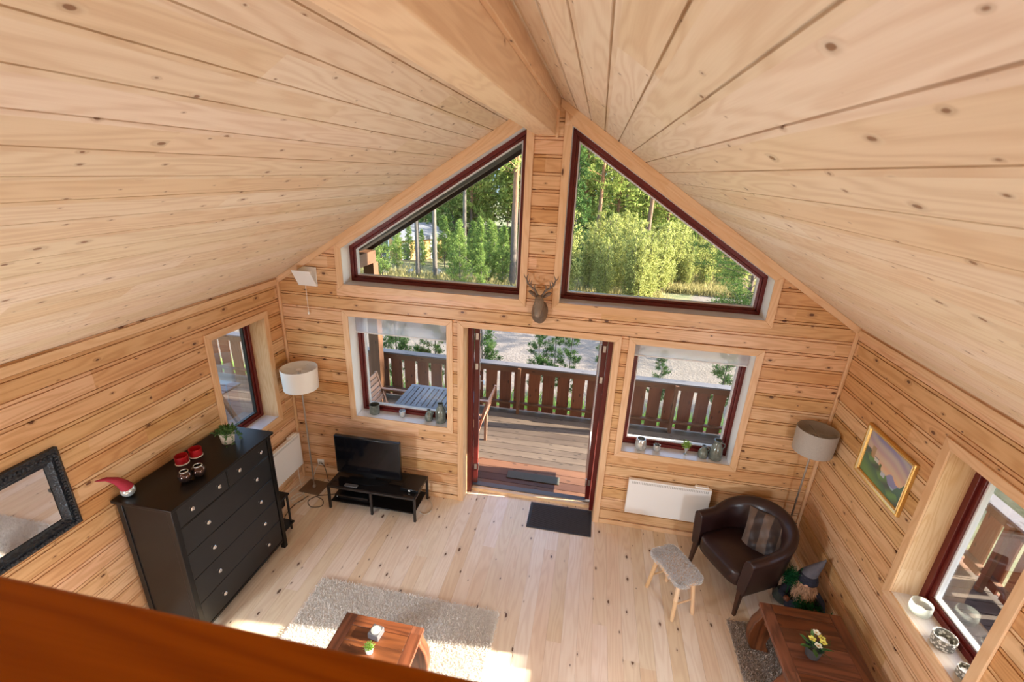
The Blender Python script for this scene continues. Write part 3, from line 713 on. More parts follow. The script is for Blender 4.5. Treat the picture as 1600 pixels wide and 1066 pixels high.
# television bench, television and boxes
tb = thing('tv_bench', 'low black metal and glass television bench under the left window', 'tv bench', (-2.165, -.465, 0))
BW, BD, BH = 1.02, .41, .305
for x in (0, BW - .025):
    for y in (0, BD - .025):
        bx('leg', 'blackmetal', tb, x, x + .025, y, y + .025, 0, BH)
bx('leg', 'blackmetal', tb, BW / 2 - .0125, BW / 2 + .0125, 0, .025, 0, BH); 
mb = MB()
mb.box(.025, BW - .025, 0, .025, BH - .022, BH); mb.box(.025, BW - .025, BD - .025, BD, BH - .022, BH)
mb.box(0, .025, .025, BD - .025, BH - .022, BH); mb.box(BW - .025, BW, .025, BD - .025, BH - .022, BH)
mb.box(BW / 2 - .01, BW / 2 + .01, .025, BD - .025, BH - .018, BH - .006)
mb.build('frame', M['blackmetal'], tb, bevel=.002)
bx('glass_top', 'blackglass', tb, .022, BW - .022, .022, BD - .022, BH - .006, BH - .001)
bx('shelf', 'black', tb, .022, BW - .022, .022, BD - .022, .085, .10)
tv = thing('television', 'black flat television standing on the low glass bench', 'television', (-1.765, -.245, BH))
TW, TH = .765, .475
bx('casing', 'blackplastic', tv, -TW / 2, TW / 2, -.02, .025, .045, .045 + TH, bev=.006)
bx('screen', 'screen', tv, -TW / 2 + .02, TW / 2 - .02, -.0215, -.018, .085, .045 + TH - .018, bev=0)
mb = MB(); mb.lathe([(.24, .0), (.24, .008), (.2, .012), (.001, .014)], (0, 0, 0), 40, sy=.52); mb.build('stand_base', M['blackplastic'], tv, smooth=True)
bx('stand_neck', 'blackplastic', tv, -.07, .07, -.012, .02, .01, .08)
bx('back_cover', 'blackplastic', tv, -.25, .25, .025, .06, .1, .42, bev=.01)
sb = thing('set_top_box', 'flat black box lying on the right end of the television bench', 'set-top box', (-1.24, -.24, BH))
mb = MB(); mb.box(-.105, .105, -.13, .13, .003, .04, R=Matrix.Rotation(RAD(-3), 3, 'Z')); mb.build('casing', M['blackplastic'], sb, bevel=.004)
mb = MB(); mb.box(-.01, .012, -.1325, -.128, .012, .03, R=Matrix.Rotation(RAD(-3), 3, 'Z')); mb.build('indicator', M['white'], sb)
rm = thing('remote_control', 'grey slim remote control on the television bench in front of the screen', 'remote control', (-1.90, -.415, BH))
bx('casing', 'greyplastic', rm, -.075, .075, -.022, .022, .0, .014, bev=.004)
dv = thing('dvd_player', 'flat black disc player on the lower shelf of the television bench', 'disc player', (-1.92, -.28, .10))
bx('casing', 'blackplastic', dv, -.20, .20, -.12, .12, .004, .05, bev=.003)
bx('front_panel', 'blackglass', dv, -.198, .198, -.123, -.118, .006, .048, bev=0)
mb = MB()
for i in range(9): mb.box(-.02 + i * .018, -.008 + i * .018, -.1245, -.1225, .02, .026)
mb.build('buttons', M['chrome'], dv); mb = MB(); mb.ball((-.17, -.123, .028), .006, 6); mb.build('power_light', M['chrome'], dv)
# little black side table beyond the chest
st = thing('side_table', 'small black two-tier side table squeezed between the chest and the corner', 'side table', (-2.685, -.985, 0))
bx('table_top', 'black', st, 0, .335, 0, .165, .43, .45); bx('shelf', 'black', st, 0, .345, 0, .17, .08, .10)
for x in (.01, .305):
    for y in (.01, .14): bx('leg', 'blackmetal', st, x, x + .018, y, y + .018, 0, .43)
mb = MB(); mb.box(.04, .29, .03, .14, .30, .43); mb.build('drawer_box', M['black'], st, bevel=.003)

# socket and cables
sk = thing('wall_socket', 'white double wall socket on the gable wall beside the television', 'socket', (-2.52, 0, .235))
bx('plate', 'white', sk, -.042, .042, -.012, 0, -.042, .042, bev=.004)
mb = MB(); mb.lathe([(.019, 0), (.019, .002), (.017, -.004), (.001, -.004)], (0, -.012, 0), 18, axis=(0, -1, 0)); mb.build('outlet', M['grille'], sk, smooth=True)
def cable(pts, r_, mat, label, name='power_cable'):
    P = [Vector(p) for p in pts]; out = []
    for i in range(len(P) - 1):
        p0, p1, p2, p3 = P[max(i - 1, 0)], P[i], P[i + 1], P[min(i + 2, len(P) - 1)]
        for k in range(8):
            t = k / 8; out.append(.5 * ((2 * p1) + (-p0 + p2) * t + (2 * p0 - 5 * p1 + 4 * p2 - p3) * t * t + (-p0 + 3 * p1 - 3 * p2 + p3) * t ** 3))
    out.append(P[-1]); mb = MB(); mb.tube(out, r_, 7); o = mb.build(name, M[mat], None, smooth=True); return tag(o, label, 'cable')
cable([(-2.712, -.17, .30), (-2.70, -.19, .12), (-2.66, -.22, .012), (-2.56, -.33, .006), (-2.5, -.42, .006), (-2.57, -.49, .006), (-2.66, -.44, .006), (-2.64, -.34, .008), (-2.57, -.33, .014), (-2.62, -.43, .006), (-2.70, -.52, .006), (-2.73, -.66, .006)], .0042, 'cablewhite', 'white cable looped on the floor below the left wall heater')
cable([(-2.53, -.02, .225), (-2.58, -.03, .15), (-2.63, -.05, .02), (-2.68, -.12, .006), (-2.725, -.25, .006), (-2.735, -.4, .006)], .0042, 'cablewhite', 'white cable running from the wall socket to the corner')
cable([(-2.51, -.02, .235), (-2.46, -.035, .20), (-2.43, -.04, .05), (-2.42, -.045, .008), (-2.3, -.06, .008), (-2.0, -.035, .006)], .004, 'cableblack', 'black cable hanging from the wall socket behind the lamp pole')
cable([(-2.40, -.33, .006), (-2.3, -.37, .006), (-2.26, -.46, .006), (-2.36, -.50, .006), (-2.45, -.42, .006), (-2.40, -.32, .006), (-2.28, -.27, .006), (-2.19, -.22, .006)], .004, 'cableblack', 'black cable looped on the floor between the lamp foot and the tv bench')
cable([(-2.50, -.34, .006), (-2.56, -.52, .006), (-2.55, -.68, .006), (-2.48, -.80, .006)], .004, 'cableblack', 'black cable running along the floor to the small side table')
cable([(-1.16, -.31, .006), (-1.10, -.33, .006), (-1.05, -.29, .006), (-1.05, -.20, .006), (-1.10, -.12, .006), (-1.18, -.085, .006)], .0042, 'cablewhite', 'white cable curling out beside the right end of the tv bench')
cable([(1.86, -.045, .24), (1.87, -.05, .12), (1.90, -.06, .012), (1.96, -.14, .006), (1.92, -.20, .006), (1.85, -.16, .006), (1.88, -.10, .006)], .0042, 'cablewhite', 'white cable hanging from the long heater to the floor by the armchair')
# air vent with pull cord
av = thing('air_vent', 'white square tilting wall vent with a pull cord high in the left corner', 'vent', (-2.412, 0, 2.52))
bx('back_plate', 'white', av, -.10, .105, -.014, 0, -.098, .102, bev=.003)
mb = MB(); R_ = Matrix.Rotation(RAD(30), 3, 'X'); mb.box(-.10, .105, -.026, -.016, -.092, .108, R=R_, c=(0, -.016, -.092)); mb.build('flap', M['white'], av, bevel=.003)
mb = MB(); mb.prism([(-.014, -.07), (-.014, .06), (-.05, .05)], lambda a, b, d: (d, a, b), -.05, .05); mb.build('duct', M['white'], av)
mb = MB(); mb.tube([(-.02, -.028, -.09), (-.02, -.028, -.38)], .0022, 6); mb.ball((-.02, -.028, -.39), .012, 8, sz=1.5); mb.build('pull_cord', M['white'], av, smooth=True)

# deer head
dh = thing('deer_head', 'small bronze deer head with antlers mounted above the terrace door', 'wall ornament', (.012, 0, 2.44))
mb = MB()
mb.tube([(0, 0, -.07), (0, -.05, -.065), (0, -.09, -.02), (0, -.115, .035), (0, -.125, .075), (0, -.10, .10)], [.125, .11, .07, .05, .04, .012], 16, ry=[.078, .076, .058, .046, .038, .012], up=(1, 0, 0))
mb.build('neck', M['deer'], dh, smooth=True, ang=80)
mb = MB(); mb.tube([(0, -.085, .095), (0, -.12, .075), (0, -.155, .035), (0, -.19, -.012), (0, -.215, -.05), (0, -.225, -.066)], [.02, .036, .038, .030, .024, .010], 16, ry=[.02, .042, .043, .034, .028, .012], up=(1, 0, 0))
for sx in (-1, 1): mb.ball((sx * .038, -.15, .048), .008, 6)
mb.build('head', M['deerpale'], dh, smooth=True, ang=80)
for sx in (-1, 1):
    mb = MB(); mb.tube([(sx * .03, -.095, .09), (sx * .06, -.09, .115), (sx * .092, -.092, .135), (sx * .11, -.095, .14)], [.010, .020, .016, .002], 10, ry=[.006, .007, .006, .002]); mb.build('ear', M['deer'], dh, smooth=True, ang=80)
    mb = MB()
    mb.tube([(sx * .018, -.09, .10), (sx * .045, -.09, .15), (sx * .09, -.085, .18), (sx * .125, -.08, .215), (sx * .135, -.08, .26), (sx * .118, -.085, .30)], [.010, .0095, .0085, .0075, .0055, .002], 8)
    mb.tube([(sx * .05, -.09, .153), (sx * .055, -.10, .19), (sx * .045, -.105, .215)], [.007, .005, .0015], 7)
    mb.tube([(sx * .088, -.085, .178), (sx * .09, -.10, .22), (sx * .082, -.105, .25)], [.007, .005, .0015], 7)
    mb.tube([(sx * .122, -.08, .21), (sx * .105, -.09, .24), (sx * .100, -.1, .262)], [.0065, .0045, .0015], 7)
    mb.tube([(sx * .134, -.08, .25), (sx * .155, -.085, .275), (sx * .16, -.09, .30)], [.0055, .004, .0015], 7)
    mb.build('antler', M['deer'], dh, smooth=True, ang=80)

# door mats
dm = thing('door_mat', 'dark ribbed door mat lying inside the open terrace door', 'mat', (.385, -.055, 0))
mb = MB(); mb.box(-.35, .35, -.205, .205, .001, .007); mb.build('border', M['matborder'], dm, bevel=.003)
mb = MB()
for i in range(24):
    y = -.175 + i * .0148; mb.box(-.32, .32, y, y + .009, .007, .0125, grain=(1, 0, 0))
mb.build('ribs', M['mat'], dm)

# ------------------------------------------------------------------ leather armchair
ac = thing('armchair', 'dark brown leather tub armchair in front of the grey lamp', 'armchair', (2.125, -.505, 0), RAD(-61.5))
def upath(t):          # t in 0..1 around the tub, local front is -y; returns centre line point and outward normal
    A_, Bk, F_ = .300, .27, -.30
    L1 = .30; tot = 2 * L1 + pi * .285; s_ = t * tot
    if s_ < L1: return Vector((-A_, F_ + s_ * 1.0)), Vector((-1, 0))
    if s_ > tot - L1: return Vector((A_, F_ + (tot - s_))), Vector((1, 0))
    a = (s_ - L1) / (tot - 2 * L1) * pi
    return Vector((-A_ * cos(a), 0.0 + Bk * sin(a))), Vector((-cos(a), sin(a))).normalized()
mb = MB(); N_ = 56; sec = []
for i in range(N_ + 1):
    t = i / N_; p, nn = upath(t); bk = math.sin(pi * min(1, max(0, (t - .12) / .76))) ** 1.3
    zt_ = .615 + .155 * bk; zb = .25; th = .047; fl_ = .022 + .045 * bk
    prof = [(-th * .85, zb, 0), (-th, zb + .1, 0), (-th * 1.0, zt_ - .06, .6), (-th * .9, zt_ - .02, .9), (-th * .45, zt_, 1), (0, zt_ + .008, 1), (th * .5, zt_, 1), (th * .95, zt_ - .025, .95), (th, zt_ - .07, .8), (th * .95, zb + .1, .15), (th * .8, zb, 0), (0, zb - .005, 0)]
    sec.append([(p.x + nn.x * (d + fl_ * k), p.y + nn.y * (d + fl_ * k), z) for d, z, k in prof])
n = 12; V = [q for s_ in sec for q in s_]
F = [(i * n + k, i * n + (k + 1) % n, (i + 1) * n + (k + 1) % n, (i + 1) * n + k) for i in range(N_) for k in range(n)] + [tuple(range(n))[::-1], tuple(range(N_ * n, N_ * n + n))]
mb.poly(V, F, None); o = mb.build('tub_shell', M['leather'], ac, smooth=True, ang=55, bevel=.006)
mb = MB()
for i in range(20):       # seat cushion, superellipse outline, rounded
    pass
def pad(mb, w, d, z0, z1, cy_=0., ex=4., n=36, crown=.02):
    rings = [(.93, z0), (.985, z0 + .012), (1., z0 + (z1 - z0) * .4), (1., z1 - .035), (.985, z1 - .015), (.94, z1 - .002), (.8, z1 + crown * .5), (.5, z1 + crown * .9), (.2, z1 + crown)]
    V = []
    for f_, z in rings:
        for k in range(n):
            a = 2 * pi * k / n; c_, s_ = cos(a), sin(a)
            V.append((math.copysign(abs(c_) ** (2 / ex), c_) * w / 2 * f_, cy_ + math.copysign(abs(s_) ** (2 / ex), s_) * d / 2 * f_, z))
    m = len(rings); mb.poly(V, [(i * n + k, i * n + (k + 1) % n, (i + 1) * n + (k + 1) % n, (i + 1) * n + k) for i in range(m - 1) for k in range(n)] + [tuple(range(n))[::-1], tuple(range((m - 1) * n, m * n))], None)
mb = MB(); pad(mb, .545, .54, .26, .415, -.055, 5.); mb.build('seat', M['leather'], ac, smooth=True, ang=60)
for x, y, dx, dy in ((-.29, -.28, -.012, -.02), (.29, -.28, .012, -.02), (-.22, .20, -.02, .03), (.22, .20, .02, .03)):
    mb = MB(); mb.tube([(x, y, .27), (x + dx, y + dy, 0)], [.030, .017], 4, grain=True); mb.build('leg', M['darkwood'], ac, smooth=True, ang=30)
def cushion(name, w, d, t, n=22):
    mb = MB(); V = []; U = []
    for sgn in (1, -1):
        for j in range(n + 1):
            for i in range(n + 1):
                a, b = i / n * 2 - 1, j / n * 2 - 1
                h = ((1 - abs(a) ** 2.6) * (1 - abs(b) ** 2.6)) ** .55; pin = 1 - .07 * (1 - abs(a) ** 2) * abs(b) ** 3 - 0; pin2 = 1 - .07 * (1 - abs(b) ** 2) * abs(a) ** 3
                wr = .012 * sin(a * 7 + b * 3) * h + .009 * sin(b * 9 - a * 5) * h
                V.append((a * w / 2 * pin2, b * d / 2 * pin, sgn * (t / 2 * h) + wr)); U.append((i / n, j / n))
    s_ = (n + 1) ** 2; F = []
    for q in (0, 1):
        for j in range(n):
            for i in range(n):
                k = q * s_ + j * (n + 1) + i; f = (k, k + 1, k + n + 2, k + n + 1); F.append(f if q == 0 else f[::-1])
    b = len(mb.v); mb.v += V; mb.f += F; mb.mi += [0] * len(F)
    for f in F: mb.uv += [U[i] for i in f]
    return mb.build(name, M['cushion'], None, smooth=True, ang=70)
cu = cushion('cushion', .40, .40, .13); tag(cu, 'brown striped pillow leaning in the leather armchair', 'cushion')
cu.matrix_world = Matrix.Translation((2.30, -.47, .555)) @ Matrix.Rotation(RAD(-61.5 + 20), 4, 'Z') @ Matrix.Rotation(RAD(52), 4, 'X') @ Matrix.Rotation(RAD(10), 4, 'Z')

# ------------------------------------------------------------------ sheepskin stool
so = thing('stool', 'small wooden stool with a grey sheepskin seat', 'stool', (1.455, -.875, 0), math.atan2(-.87, .5))
for x, y in ((-.155, -.085), (-.155, .085), (.155, -.085), (.155, .085)):
    mb = MB(); mb.tube([(x * .92, y * .85, .40), (x * 1.18, y * 1.3, 0)], [.020, .017], 14); mb.build('leg', M['palewood'], so, smooth=True)
for sx in (-1, 1):
    mb = MB(); mb.tube([(sx * .165, -.09, .16), (sx * .165, .09, .16)], .008, 8); mb.build('crossbar', M['palewood'], so, smooth=True)
def sup(k, n, ex, w, d):
    a = 2 * pi * k / n; c_, s_ = cos(a), sin(a); return math.copysign(abs(c_) ** (2 / ex), c_) * w / 2, math.copysign(abs(s_) ** (2 / ex), s_) * d / 2
mb = MB(); pad(mb, .41, .26, .375, .415, 0, 5., crown=.012); mb.build('seat', M['palewood'], so, smooth=True)
def strands(mb, pos, nrm, L, W, r, bend=.6, segs=2):
    """one bent strand of wool: two quads"""
    for p, nn in zip(pos, nrm):
        p = Vector(p); d = (Vector(nn) + Vector((r.gauss(0, bend), r.gauss(0, bend), r.gauss(0, bend * .3)))).normalized()
        d2 = (d + Vector((r.gauss(0, bend), r.gauss(0, bend), -r.random() * .6))).normalized()
        sd_ = d.cross(Vector((r.gauss(0, 1), r.gauss(0, 1), r.gauss(0, 1)))).normalized() * W / 2; l = L * r.uniform(.6, 1.1)
        q = p + d * l * .6; e = q + d2 * l * .5
        b = len(mb.v); mb.v += [tuple(p - sd_), tuple(p + sd_), tuple(q - sd_), tuple(q + sd_), tuple(e - sd_ * .5), tuple(e + sd_ * .5)]
        mb.f += [(b, b + 1, b + 3, b + 2), (b + 2, b + 3, b + 5, b + 4)]; mb.uv += [(0, 0)] * 8; mb.mi += [0, 0]
r = random.Random(11); mb = MB(); P, Nn = [], []
for _ in range(9000):
    a, b = r.uniform(-1, 1), r.uniform(-1, 1)
    if abs(a) ** 6 + abs(b) ** 6 > 1: continue
    P.append((a * .212, b * .138, .424 - .012 * (a * a + b * b) / 2)); Nn.append((a ** 5 * .8, b ** 5 * .8, 1))
for _ in range(2600):
    k = r.random() * 40; x, y = sup(k, 40, 5., .425, .275); P.append((x, y, .385 + r.random() * .04)); q = Vector((x, y, 0)).normalized(); Nn.append((q.x, q.y, .3))
strands(mb, P, Nn, .016, .0035, r, .8); mb.build('sheepskin', M['sheepskin'], so)

# ------------------------------------------------------------------ rugs
def rug(name, label, x0, x1, y0, y1, mat, seed, dens=.0085, L=.026, wd=.006, basecol='pile'):
    t = thing(name, label, 'rug', ((x0 + x1) / 2, (y0 + y1) / 2, 0)); hw, hd = (x1 - x0) / 2, (y1 - y0) / 2
    mb = MB(); mb.box(-hw, hw, -hd, hd, .002, .012); mb.build('backing', M[mat], t)
    r = random.Random(seed); nx, ny = int(2 * hw / dens), int(2 * hd / dens)
    rs = np.random.RandomState(seed); X, Y = np.meshgrid(np.linspace(-hw, hw, nx), np.linspace(-hd, hd, ny)); n = X.size
    p = np.stack([X.ravel() + rs.normal(0, dens * .45, n), Y.ravel() + rs.normal(0, dens * .45, n), np.full(n, .010)], 1)
    d = np.stack([rs.normal(0, .55, n), rs.normal(0, .55, n), np.ones(n)], 1); d /= np.linalg.norm(d, axis=1)[:, None]
    d2 = d + np.stack([rs.normal(0, .7, n), rs.normal(0, .7, n), -.5 * rs.rand(n)], 1); d2 /= np.linalg.norm(d2, axis=1)[:, None]
    a = rs.rand(n) * 2 * pi; sdv = np.stack([np.cos(a), np.sin(a), np.zeros(n)], 1) * wd / 2; l = (L * rs.uniform(.7, 1.1, n))[:, None]
    q = p + d * l * .6; e = q + d2 * l * .5
    V = np.stack([p - sdv, p + sdv, q - sdv, q + sdv, e - sdv * .6, e + sdv * .6], 1).reshape(-1, 3)
    i0 = (np.arange(n) * 6)[:, None]; F = np.concatenate([i0 + [0, 1, 3, 2], i0 + [2, 3, 5, 4]], 1).reshape(-1, 4)
    me = bpy.data.meshes.new('pile'); me.from_pydata(V.tolist(), [], F.tolist()); me.materials.append(M[mat]); me.update()
    o = bpy.data.objects.new('pile', me); COL.objects.link(o); o.parent = t; o['kind'] = 'stuff'
    return t
rug('shaggy_rug', 'cream shaggy rug under the small sunlit table', -1.70, -.035, -2.55, -1.345, 'pile', 5)
rug('shaggy_rug', 'dark taupe shaggy rug under the table in the right corner', 1.93, 2.60, -2.3, -.985, 'piledark', 6, .0085, .022)

# ------------------------------------------------------------------ sheesham coffee tables
def opium_table(label, x, y, w, d, h, lz=0.):
    t = thing('coffee_table', label, 'table', (x, y, lz))
    # top with breadboard ends
    mb = MB(); bw = .085
    mb.box(-w / 2, -w / 2 + bw, -d / 2, d / 2, h - .035, h, grain=(0, 1, 0)); mb.box(w / 2 - bw, w / 2, -d / 2, d / 2, h - .035, h, grain=(0, 1, 0))
    mb.box(-w / 2 + bw + .0015, w / 2 - bw - .0015, -d / 2, -d / 2 + bw, h - .035, h, grain=(1, 0, 0)); mb.box(-w / 2 + bw + .0015, w / 2 - bw - .0015, d / 2 - bw, d / 2, h - .035, h, grain=(1, 0, 0))
    k = 4; ww = (d - 2 * bw - .004) / k
    for i in range(k): mb.box(-w / 2 + bw + .0015, w / 2 - bw - .0015, -d / 2 + bw + .002 + i * ww, -d / 2 + bw + .001 + (i + 1) * ww, h - .034, h - .0005, grain=(1, 0, 0))
    mb.build('table_top', M['redwood'], t, bevel=.0015)
    # bulging legs and arched aprons
    prof = [(-.03, h - .035), (.10, h - .035), (.10, h - .075), (.085, h * .62), (.075, h * .42), (.06, h * .25), (.075, h * .13), (.10, h * .05), (.09, 0), (0.0, 0), (-.045, h * .06), (-.075, h * .2), (-.085, h * .42), (-.07, h * .68), (-.035, h * .85)]
    for sx in (-1, 1):
        for sy in (-1, 1):
            mb = MB(); pts = [(sx * (w / 2 - .03 - a * 1.0) , b) for a, b in prof]
            if sx > 0: pts = pts[::-1]
            y0 = sy * (d / 2 - .02); y1 = sy * (d / 2 - .10)
            mb.prism(pts, lambda a, b, dd: (a, dd, b), min(y0, y1), max(y0, y1), grain=(0, 0, 1)); mb.build('leg', M['redwood'], t, bevel=.008)
    for sy in (-1, 1):
        mb = MB(); y0 = sy * (d / 2 - .025); y1 = sy * (d / 2 - .055); x1 = w / 2 - .12
        pts = [(-x1, h - .035), (-x1, h - .11), (-x1 * .7, h - .085), (-x1 * .3, h - .075), (x1 * .3, h - .075), (x1 * .7, h - .085), (x1, h - .11), (x1, h - .035)]
        mb.prism(pts, lambda a, b, dd: (a, dd, b), min(y0, y1), max(y0, y1), grain=(1, 0, 0)); mb.build('apron', M['redwood'], t)
    for sx in (-1, 1):
        mb = MB(); x0 = sx * (w / 2 - .03); x2 = sx * (w / 2 - .06); y1 = d / 2 - .09
        pts = [(-y1, h - .035), (-y1, h - .13), (-y1 * .7, h - .09), (y1 * .7, h - .09), (y1, h - .13), (y1, h - .035)]
        mb.prism(pts, lambda a, b, dd: (dd, a, b), min(x0, x2), max(x0, x2), grain=(0, 1, 0)); mb.build('apron', M['redwood'], t)
    return t
opium_table('dark red-brown wooden coffee table in the right corner', 2.365, -1.455, .60, .64, .43)
opium_table('red-brown wooden coffee table on the cream rug, half in sunlight', -.79, -2.24, .61, .61, .44, 0.012)
TC = .4525
cb = thing('candle_block', 'grey square stone candle block on the sunlit coffee table', 'candle holder', (-.80, -2.06, TC), RAD(-8))
mb = MB(); mb.box(-.042, .042, -.042, .042, 0, .05); mb.build('block', M['concrete'], cb, bevel=.004)
mb = MB(); mb.lathe([(.034, .050), (.034, .053), (.031, .053), (.031, .0515), (.001, .0515)], n=28); mb.build('candle_cup', M['grille'], cb, smooth=True)
sp = thing('succulent', 'small bright green succulent on the sunlit coffee table', 'plant', (-.79, -2.185, TC))
mb = MB(); mb.lathe([(.022, 0), (.030, .045), (.028, .045), (.001, .04)], n=20); mb.build('pot', M['white'], sp, smooth=True)
mb = MB()
for j in range(4):
    for k in range(11):
        a = k / 11 * 2 * pi + j * .3; el = RAD(12 + j * 22); d = Vector((cos(a) * cos(el), sin(a) * cos(el), sin(el))); l = .044 - .006 * j
        mb.tube([Vector((0, 0, .045)) + d * .004, Vector((0, 0, .045)) + d * l * .6, Vector((0, 0, .05)) + d * l], [.005, .0065, .001], 6, ry=[.002, .0025, .001])
mb.build('rosette', M['herbbright'], sp, smooth=True)
fp = thing('flower_pot', 'dark wicker pot of yellow artificial flowers on the dark coffee table', 'plant', (2.30, -1.535, .4305))
mb = MB(); mb.lathe([(.040, 0), (.044, .004), (.056, .085), (.058, .09), (.052, .09), (.048, .08), (.001, .075)], n=28); mb.build('pot', M['wicker'], fp, smooth=True)
r = random.Random(5)
for i, (x, y, z) in enumerate([(-.035, .0, .155), (.005, .04, .175), (.035, -.01, .15), (-.005, -.035, .14), (.045, .03, .14)]):
    mb = MB(); mb.tube([(x * .2, y * .2, .08), (x * .7, y * .7, z * .75), (x, y, z)], .0018, 6, mi=1)
    for k in range(5):
        a = k / 5 * 2 * pi + i; c_ = Vector((x, y, z)); dd = Vector((cos(a), sin(a), .45)); q = dd.normalized()
        V = [c_ + q * .002, c_ + q * .016 + Vector((-sin(a), cos(a), 0)) * .011, c_ + q * .027 + Vector((-sin(a), cos(a), 0)) * .006 + Vector((0, 0, -.003)), c_ + q * .027 - Vector((-sin(a), cos(a), 0)) * .006 + Vector((0, 0, -.003)), c_ + q * .016 - Vector((-sin(a), cos(a), 0)) * .011]
        mb.poly(V, [(0, 1, 2, 3, 4)], None)
    mb.ball((x, y, z + .002), .006, 6, mi=2)
    mb.build('flower', [M['flower'] if i % 2 == 0 else M['petalwhite'], M['herb'], M['gold']], fp)
mb = MB()
for a, el, l in ((2.6, .5, .10), (3.4, .35, .11), (-.5, .6, .09), (.5, .9, .10), (1.7, 1.0, .11), (-2.0, .4, .08), (4.4, .3, .09)):
    d = Vector((cos(a) * cos(el), sin(a) * cos(el), sin(el))); sd_ = Vector((-sin(a), cos(a), 0))
    p = Vector((cos(a) * .02, sin(a) * .02, .085)); V = [p, p + d * l * .3 + sd_ * .012, p + d * l * .7 + sd_ * .013, p + d * l - Vector((0, 0, .01)), p + d * l * .7 - sd_ * .013, p + d * l * .3 - sd_ * .012]
    mb.poly(V, [(0, 1, 2, 3, 4, 5)], None)
mb.build('leaf', M['herb'], fp)
mb = MB()
for k in range(40):
    a = r.random() * 6.28; el = r.uniform(.1, 1.1); l = r.uniform(.06, .12); d = Vector((cos(a) * cos(el), sin(a) * cos(el), sin(el))); mb.tube([Vector((0, 0, .085)) + d * .02, Vector((0, 0, .085)) + d * l], .0012, 4)
mb.build('twig', M['darkpine'], fp); 

# ------------------------------------------------------------------ floor gnome
gn = thing('gnome_figure', 'standing gnome figure with grey pointed hat and blond beard behind the dark table', 'ornament', (2.60, -.72, 0), RAD(-25))
mb = MB(); mb.lathe([(.10, 0), (.125, .02), (.14, .09), (.13, .17), (.10, .24), (.07, .29), (.05, .31)], n=28, sy=.85); mb.build('coat', M['knit'], gn, smooth=True)
for sx, top in ((-1, .20), (1, .20)):
    mb = MB(); mb.tube([(sx * .085, -.01, .25), (sx * .135, -.04, .20), (sx * .15, -.085, .17), (sx * .12, -.12, .175)], [.034, .036, .032, .026], 12); mb.build('sleeve', M['knit'], gn, smooth=True)
    mb = MB(); mb.ball((sx * .11, -.135, .175), .026, 10); mb.build('mitten', M['redwood'], gn, smooth=True)
mb = MB(); mb.lathe([(.05, .27), (.068, .31), (.070, .35), (.055, .39), (.02, .41)], n=24); mb.build('head', M['skin'], gn, smooth=True)
mb = MB(); mb.ball((0, -.078, .345), .017, 8); mb.build('nose', M['skin'], gn, smooth=True)
r = random.Random(8); mb = MB(); P, Nn = [], []
for _ in range(1600):
    a = r.uniform(-1.25, 1.25); z = r.uniform(.20, .345); rad = .072 + (.345 - z) * .16
    if abs(a) > .6 + (z - .18) * 5.5: continue
    P.append((sin(a) * rad, -cos(a) * rad, z)); Nn.append((sin(a) * .4, -cos(a) * .4, -.9))
mb.lathe([(.03, .21), (.07, .25), (.078, .30), (.074, .34)], n=20, sy=.95)
strands(mb, P, Nn, .05, .006, r, .25); mb.build('beard', M['beard'], gn)
mb = MB(); mb.lathe([(.072, .345), (.084, .345), (.086, .365), (.080, .385), (.066, .42)], n=26); mb.build('hat_band', M['knit'], gn, smooth=True)
mb = MB(); mb.tube([(0, 0, .38), (.01, .01, .42), (.035, .03, .47), (.065, .05, .52), (.09, .07, .57)], [.077, .062, .044, .026, .006], 16); mb.build('hat', M['greyfelt'], gn, smooth=True)
mb = MB(); mb.tube([(-.12, .02, .02), (-.155, -.02, .08), (-.15, -.03, .16)], [.06, .065, .04], 12); mb.build('cloak', M['coat'], gn, smooth=True); mb = MB(); mb.tube([(.10, .03, .02), (.13, .0, .10), (.12, -.01, .18)], [.05, .055, .04], 12); mb.build('cloak', M['coat'], gn, smooth=True)
mb = MB(); P = []
for _ in range(420): P.append((-.125 + r.gauss(0, .026), -.06 + r.gauss(0, .026), .355 + r.gauss(0, .035)))
leaves(mb, P, .04, .006, n=3, seed=9); mb.tube([(-.12, -.1, .2), (-.125, -.06, .40)], .004, 6)
mb.build('pine_sprig', M['darkpine'], gn)
mb = MB(); P = [(.05 + r.gauss(0, .045), -.135 + r.gauss(0, .02), .175 + r.gauss(0, .03)) for _ in range(480)]; leaves(mb, P, .038, .006, n=3, seed=10); mb.build('pine_garland', M['darkpine'], gn)

# ------------------------------------------------------------------ painting
pc = thing('painting', 'small landscape painting in a gold frame on the right wall', 'painting', (XR, -.845, 1.425))
PW, PH = .59, .435
pm = lambda a, b, d: (-d, -a, b)         # a to the right as seen from the room
outer = [(-PW / 2, 0), (PW / 2, 0), (PW / 2, PH), (-PW / 2, PH)]
pf = [(0, 0, 0), (0, .022, 0), (.010, .030, 0), (.016, .027, 1), (.026, .020, 1), (.030, .023, 0), (.040, .014, 0), (.042, .006, 1)]
mb = MB()
for (w0, d0, m0), (w1, d1, m1) in zip(pf[:-1], pf[1:]):
    A = offset(outer, -w0); B = offset(outer, -w1)
    for i in range(4):
        j = (i + 1) % 4; mb.poly([pm(*A[i], d0), pm(*A[j], d0), pm(*B[j], d1), pm(*B[i], d1)], [(0, 1, 2, 3)], None, m0)
for i in range(4):
    j = (i + 1) % 4; A = offset(outer, -.008); p, q = Vector(A[i]), Vector(A[j]); nb = int((q - p).length / .012)
    for k in range(nb): c = p.lerp(q, (k + .5) / nb); mb.ball(pm(c.x, c.y, .029), .0042, 4)
mb.build('frame', [M['gold'], M['goldlight']], pc, smooth=True, ang=30)
s = T('painted_canvas'); at = s.n('Attribute', attribute_name='paint').outputs[0]
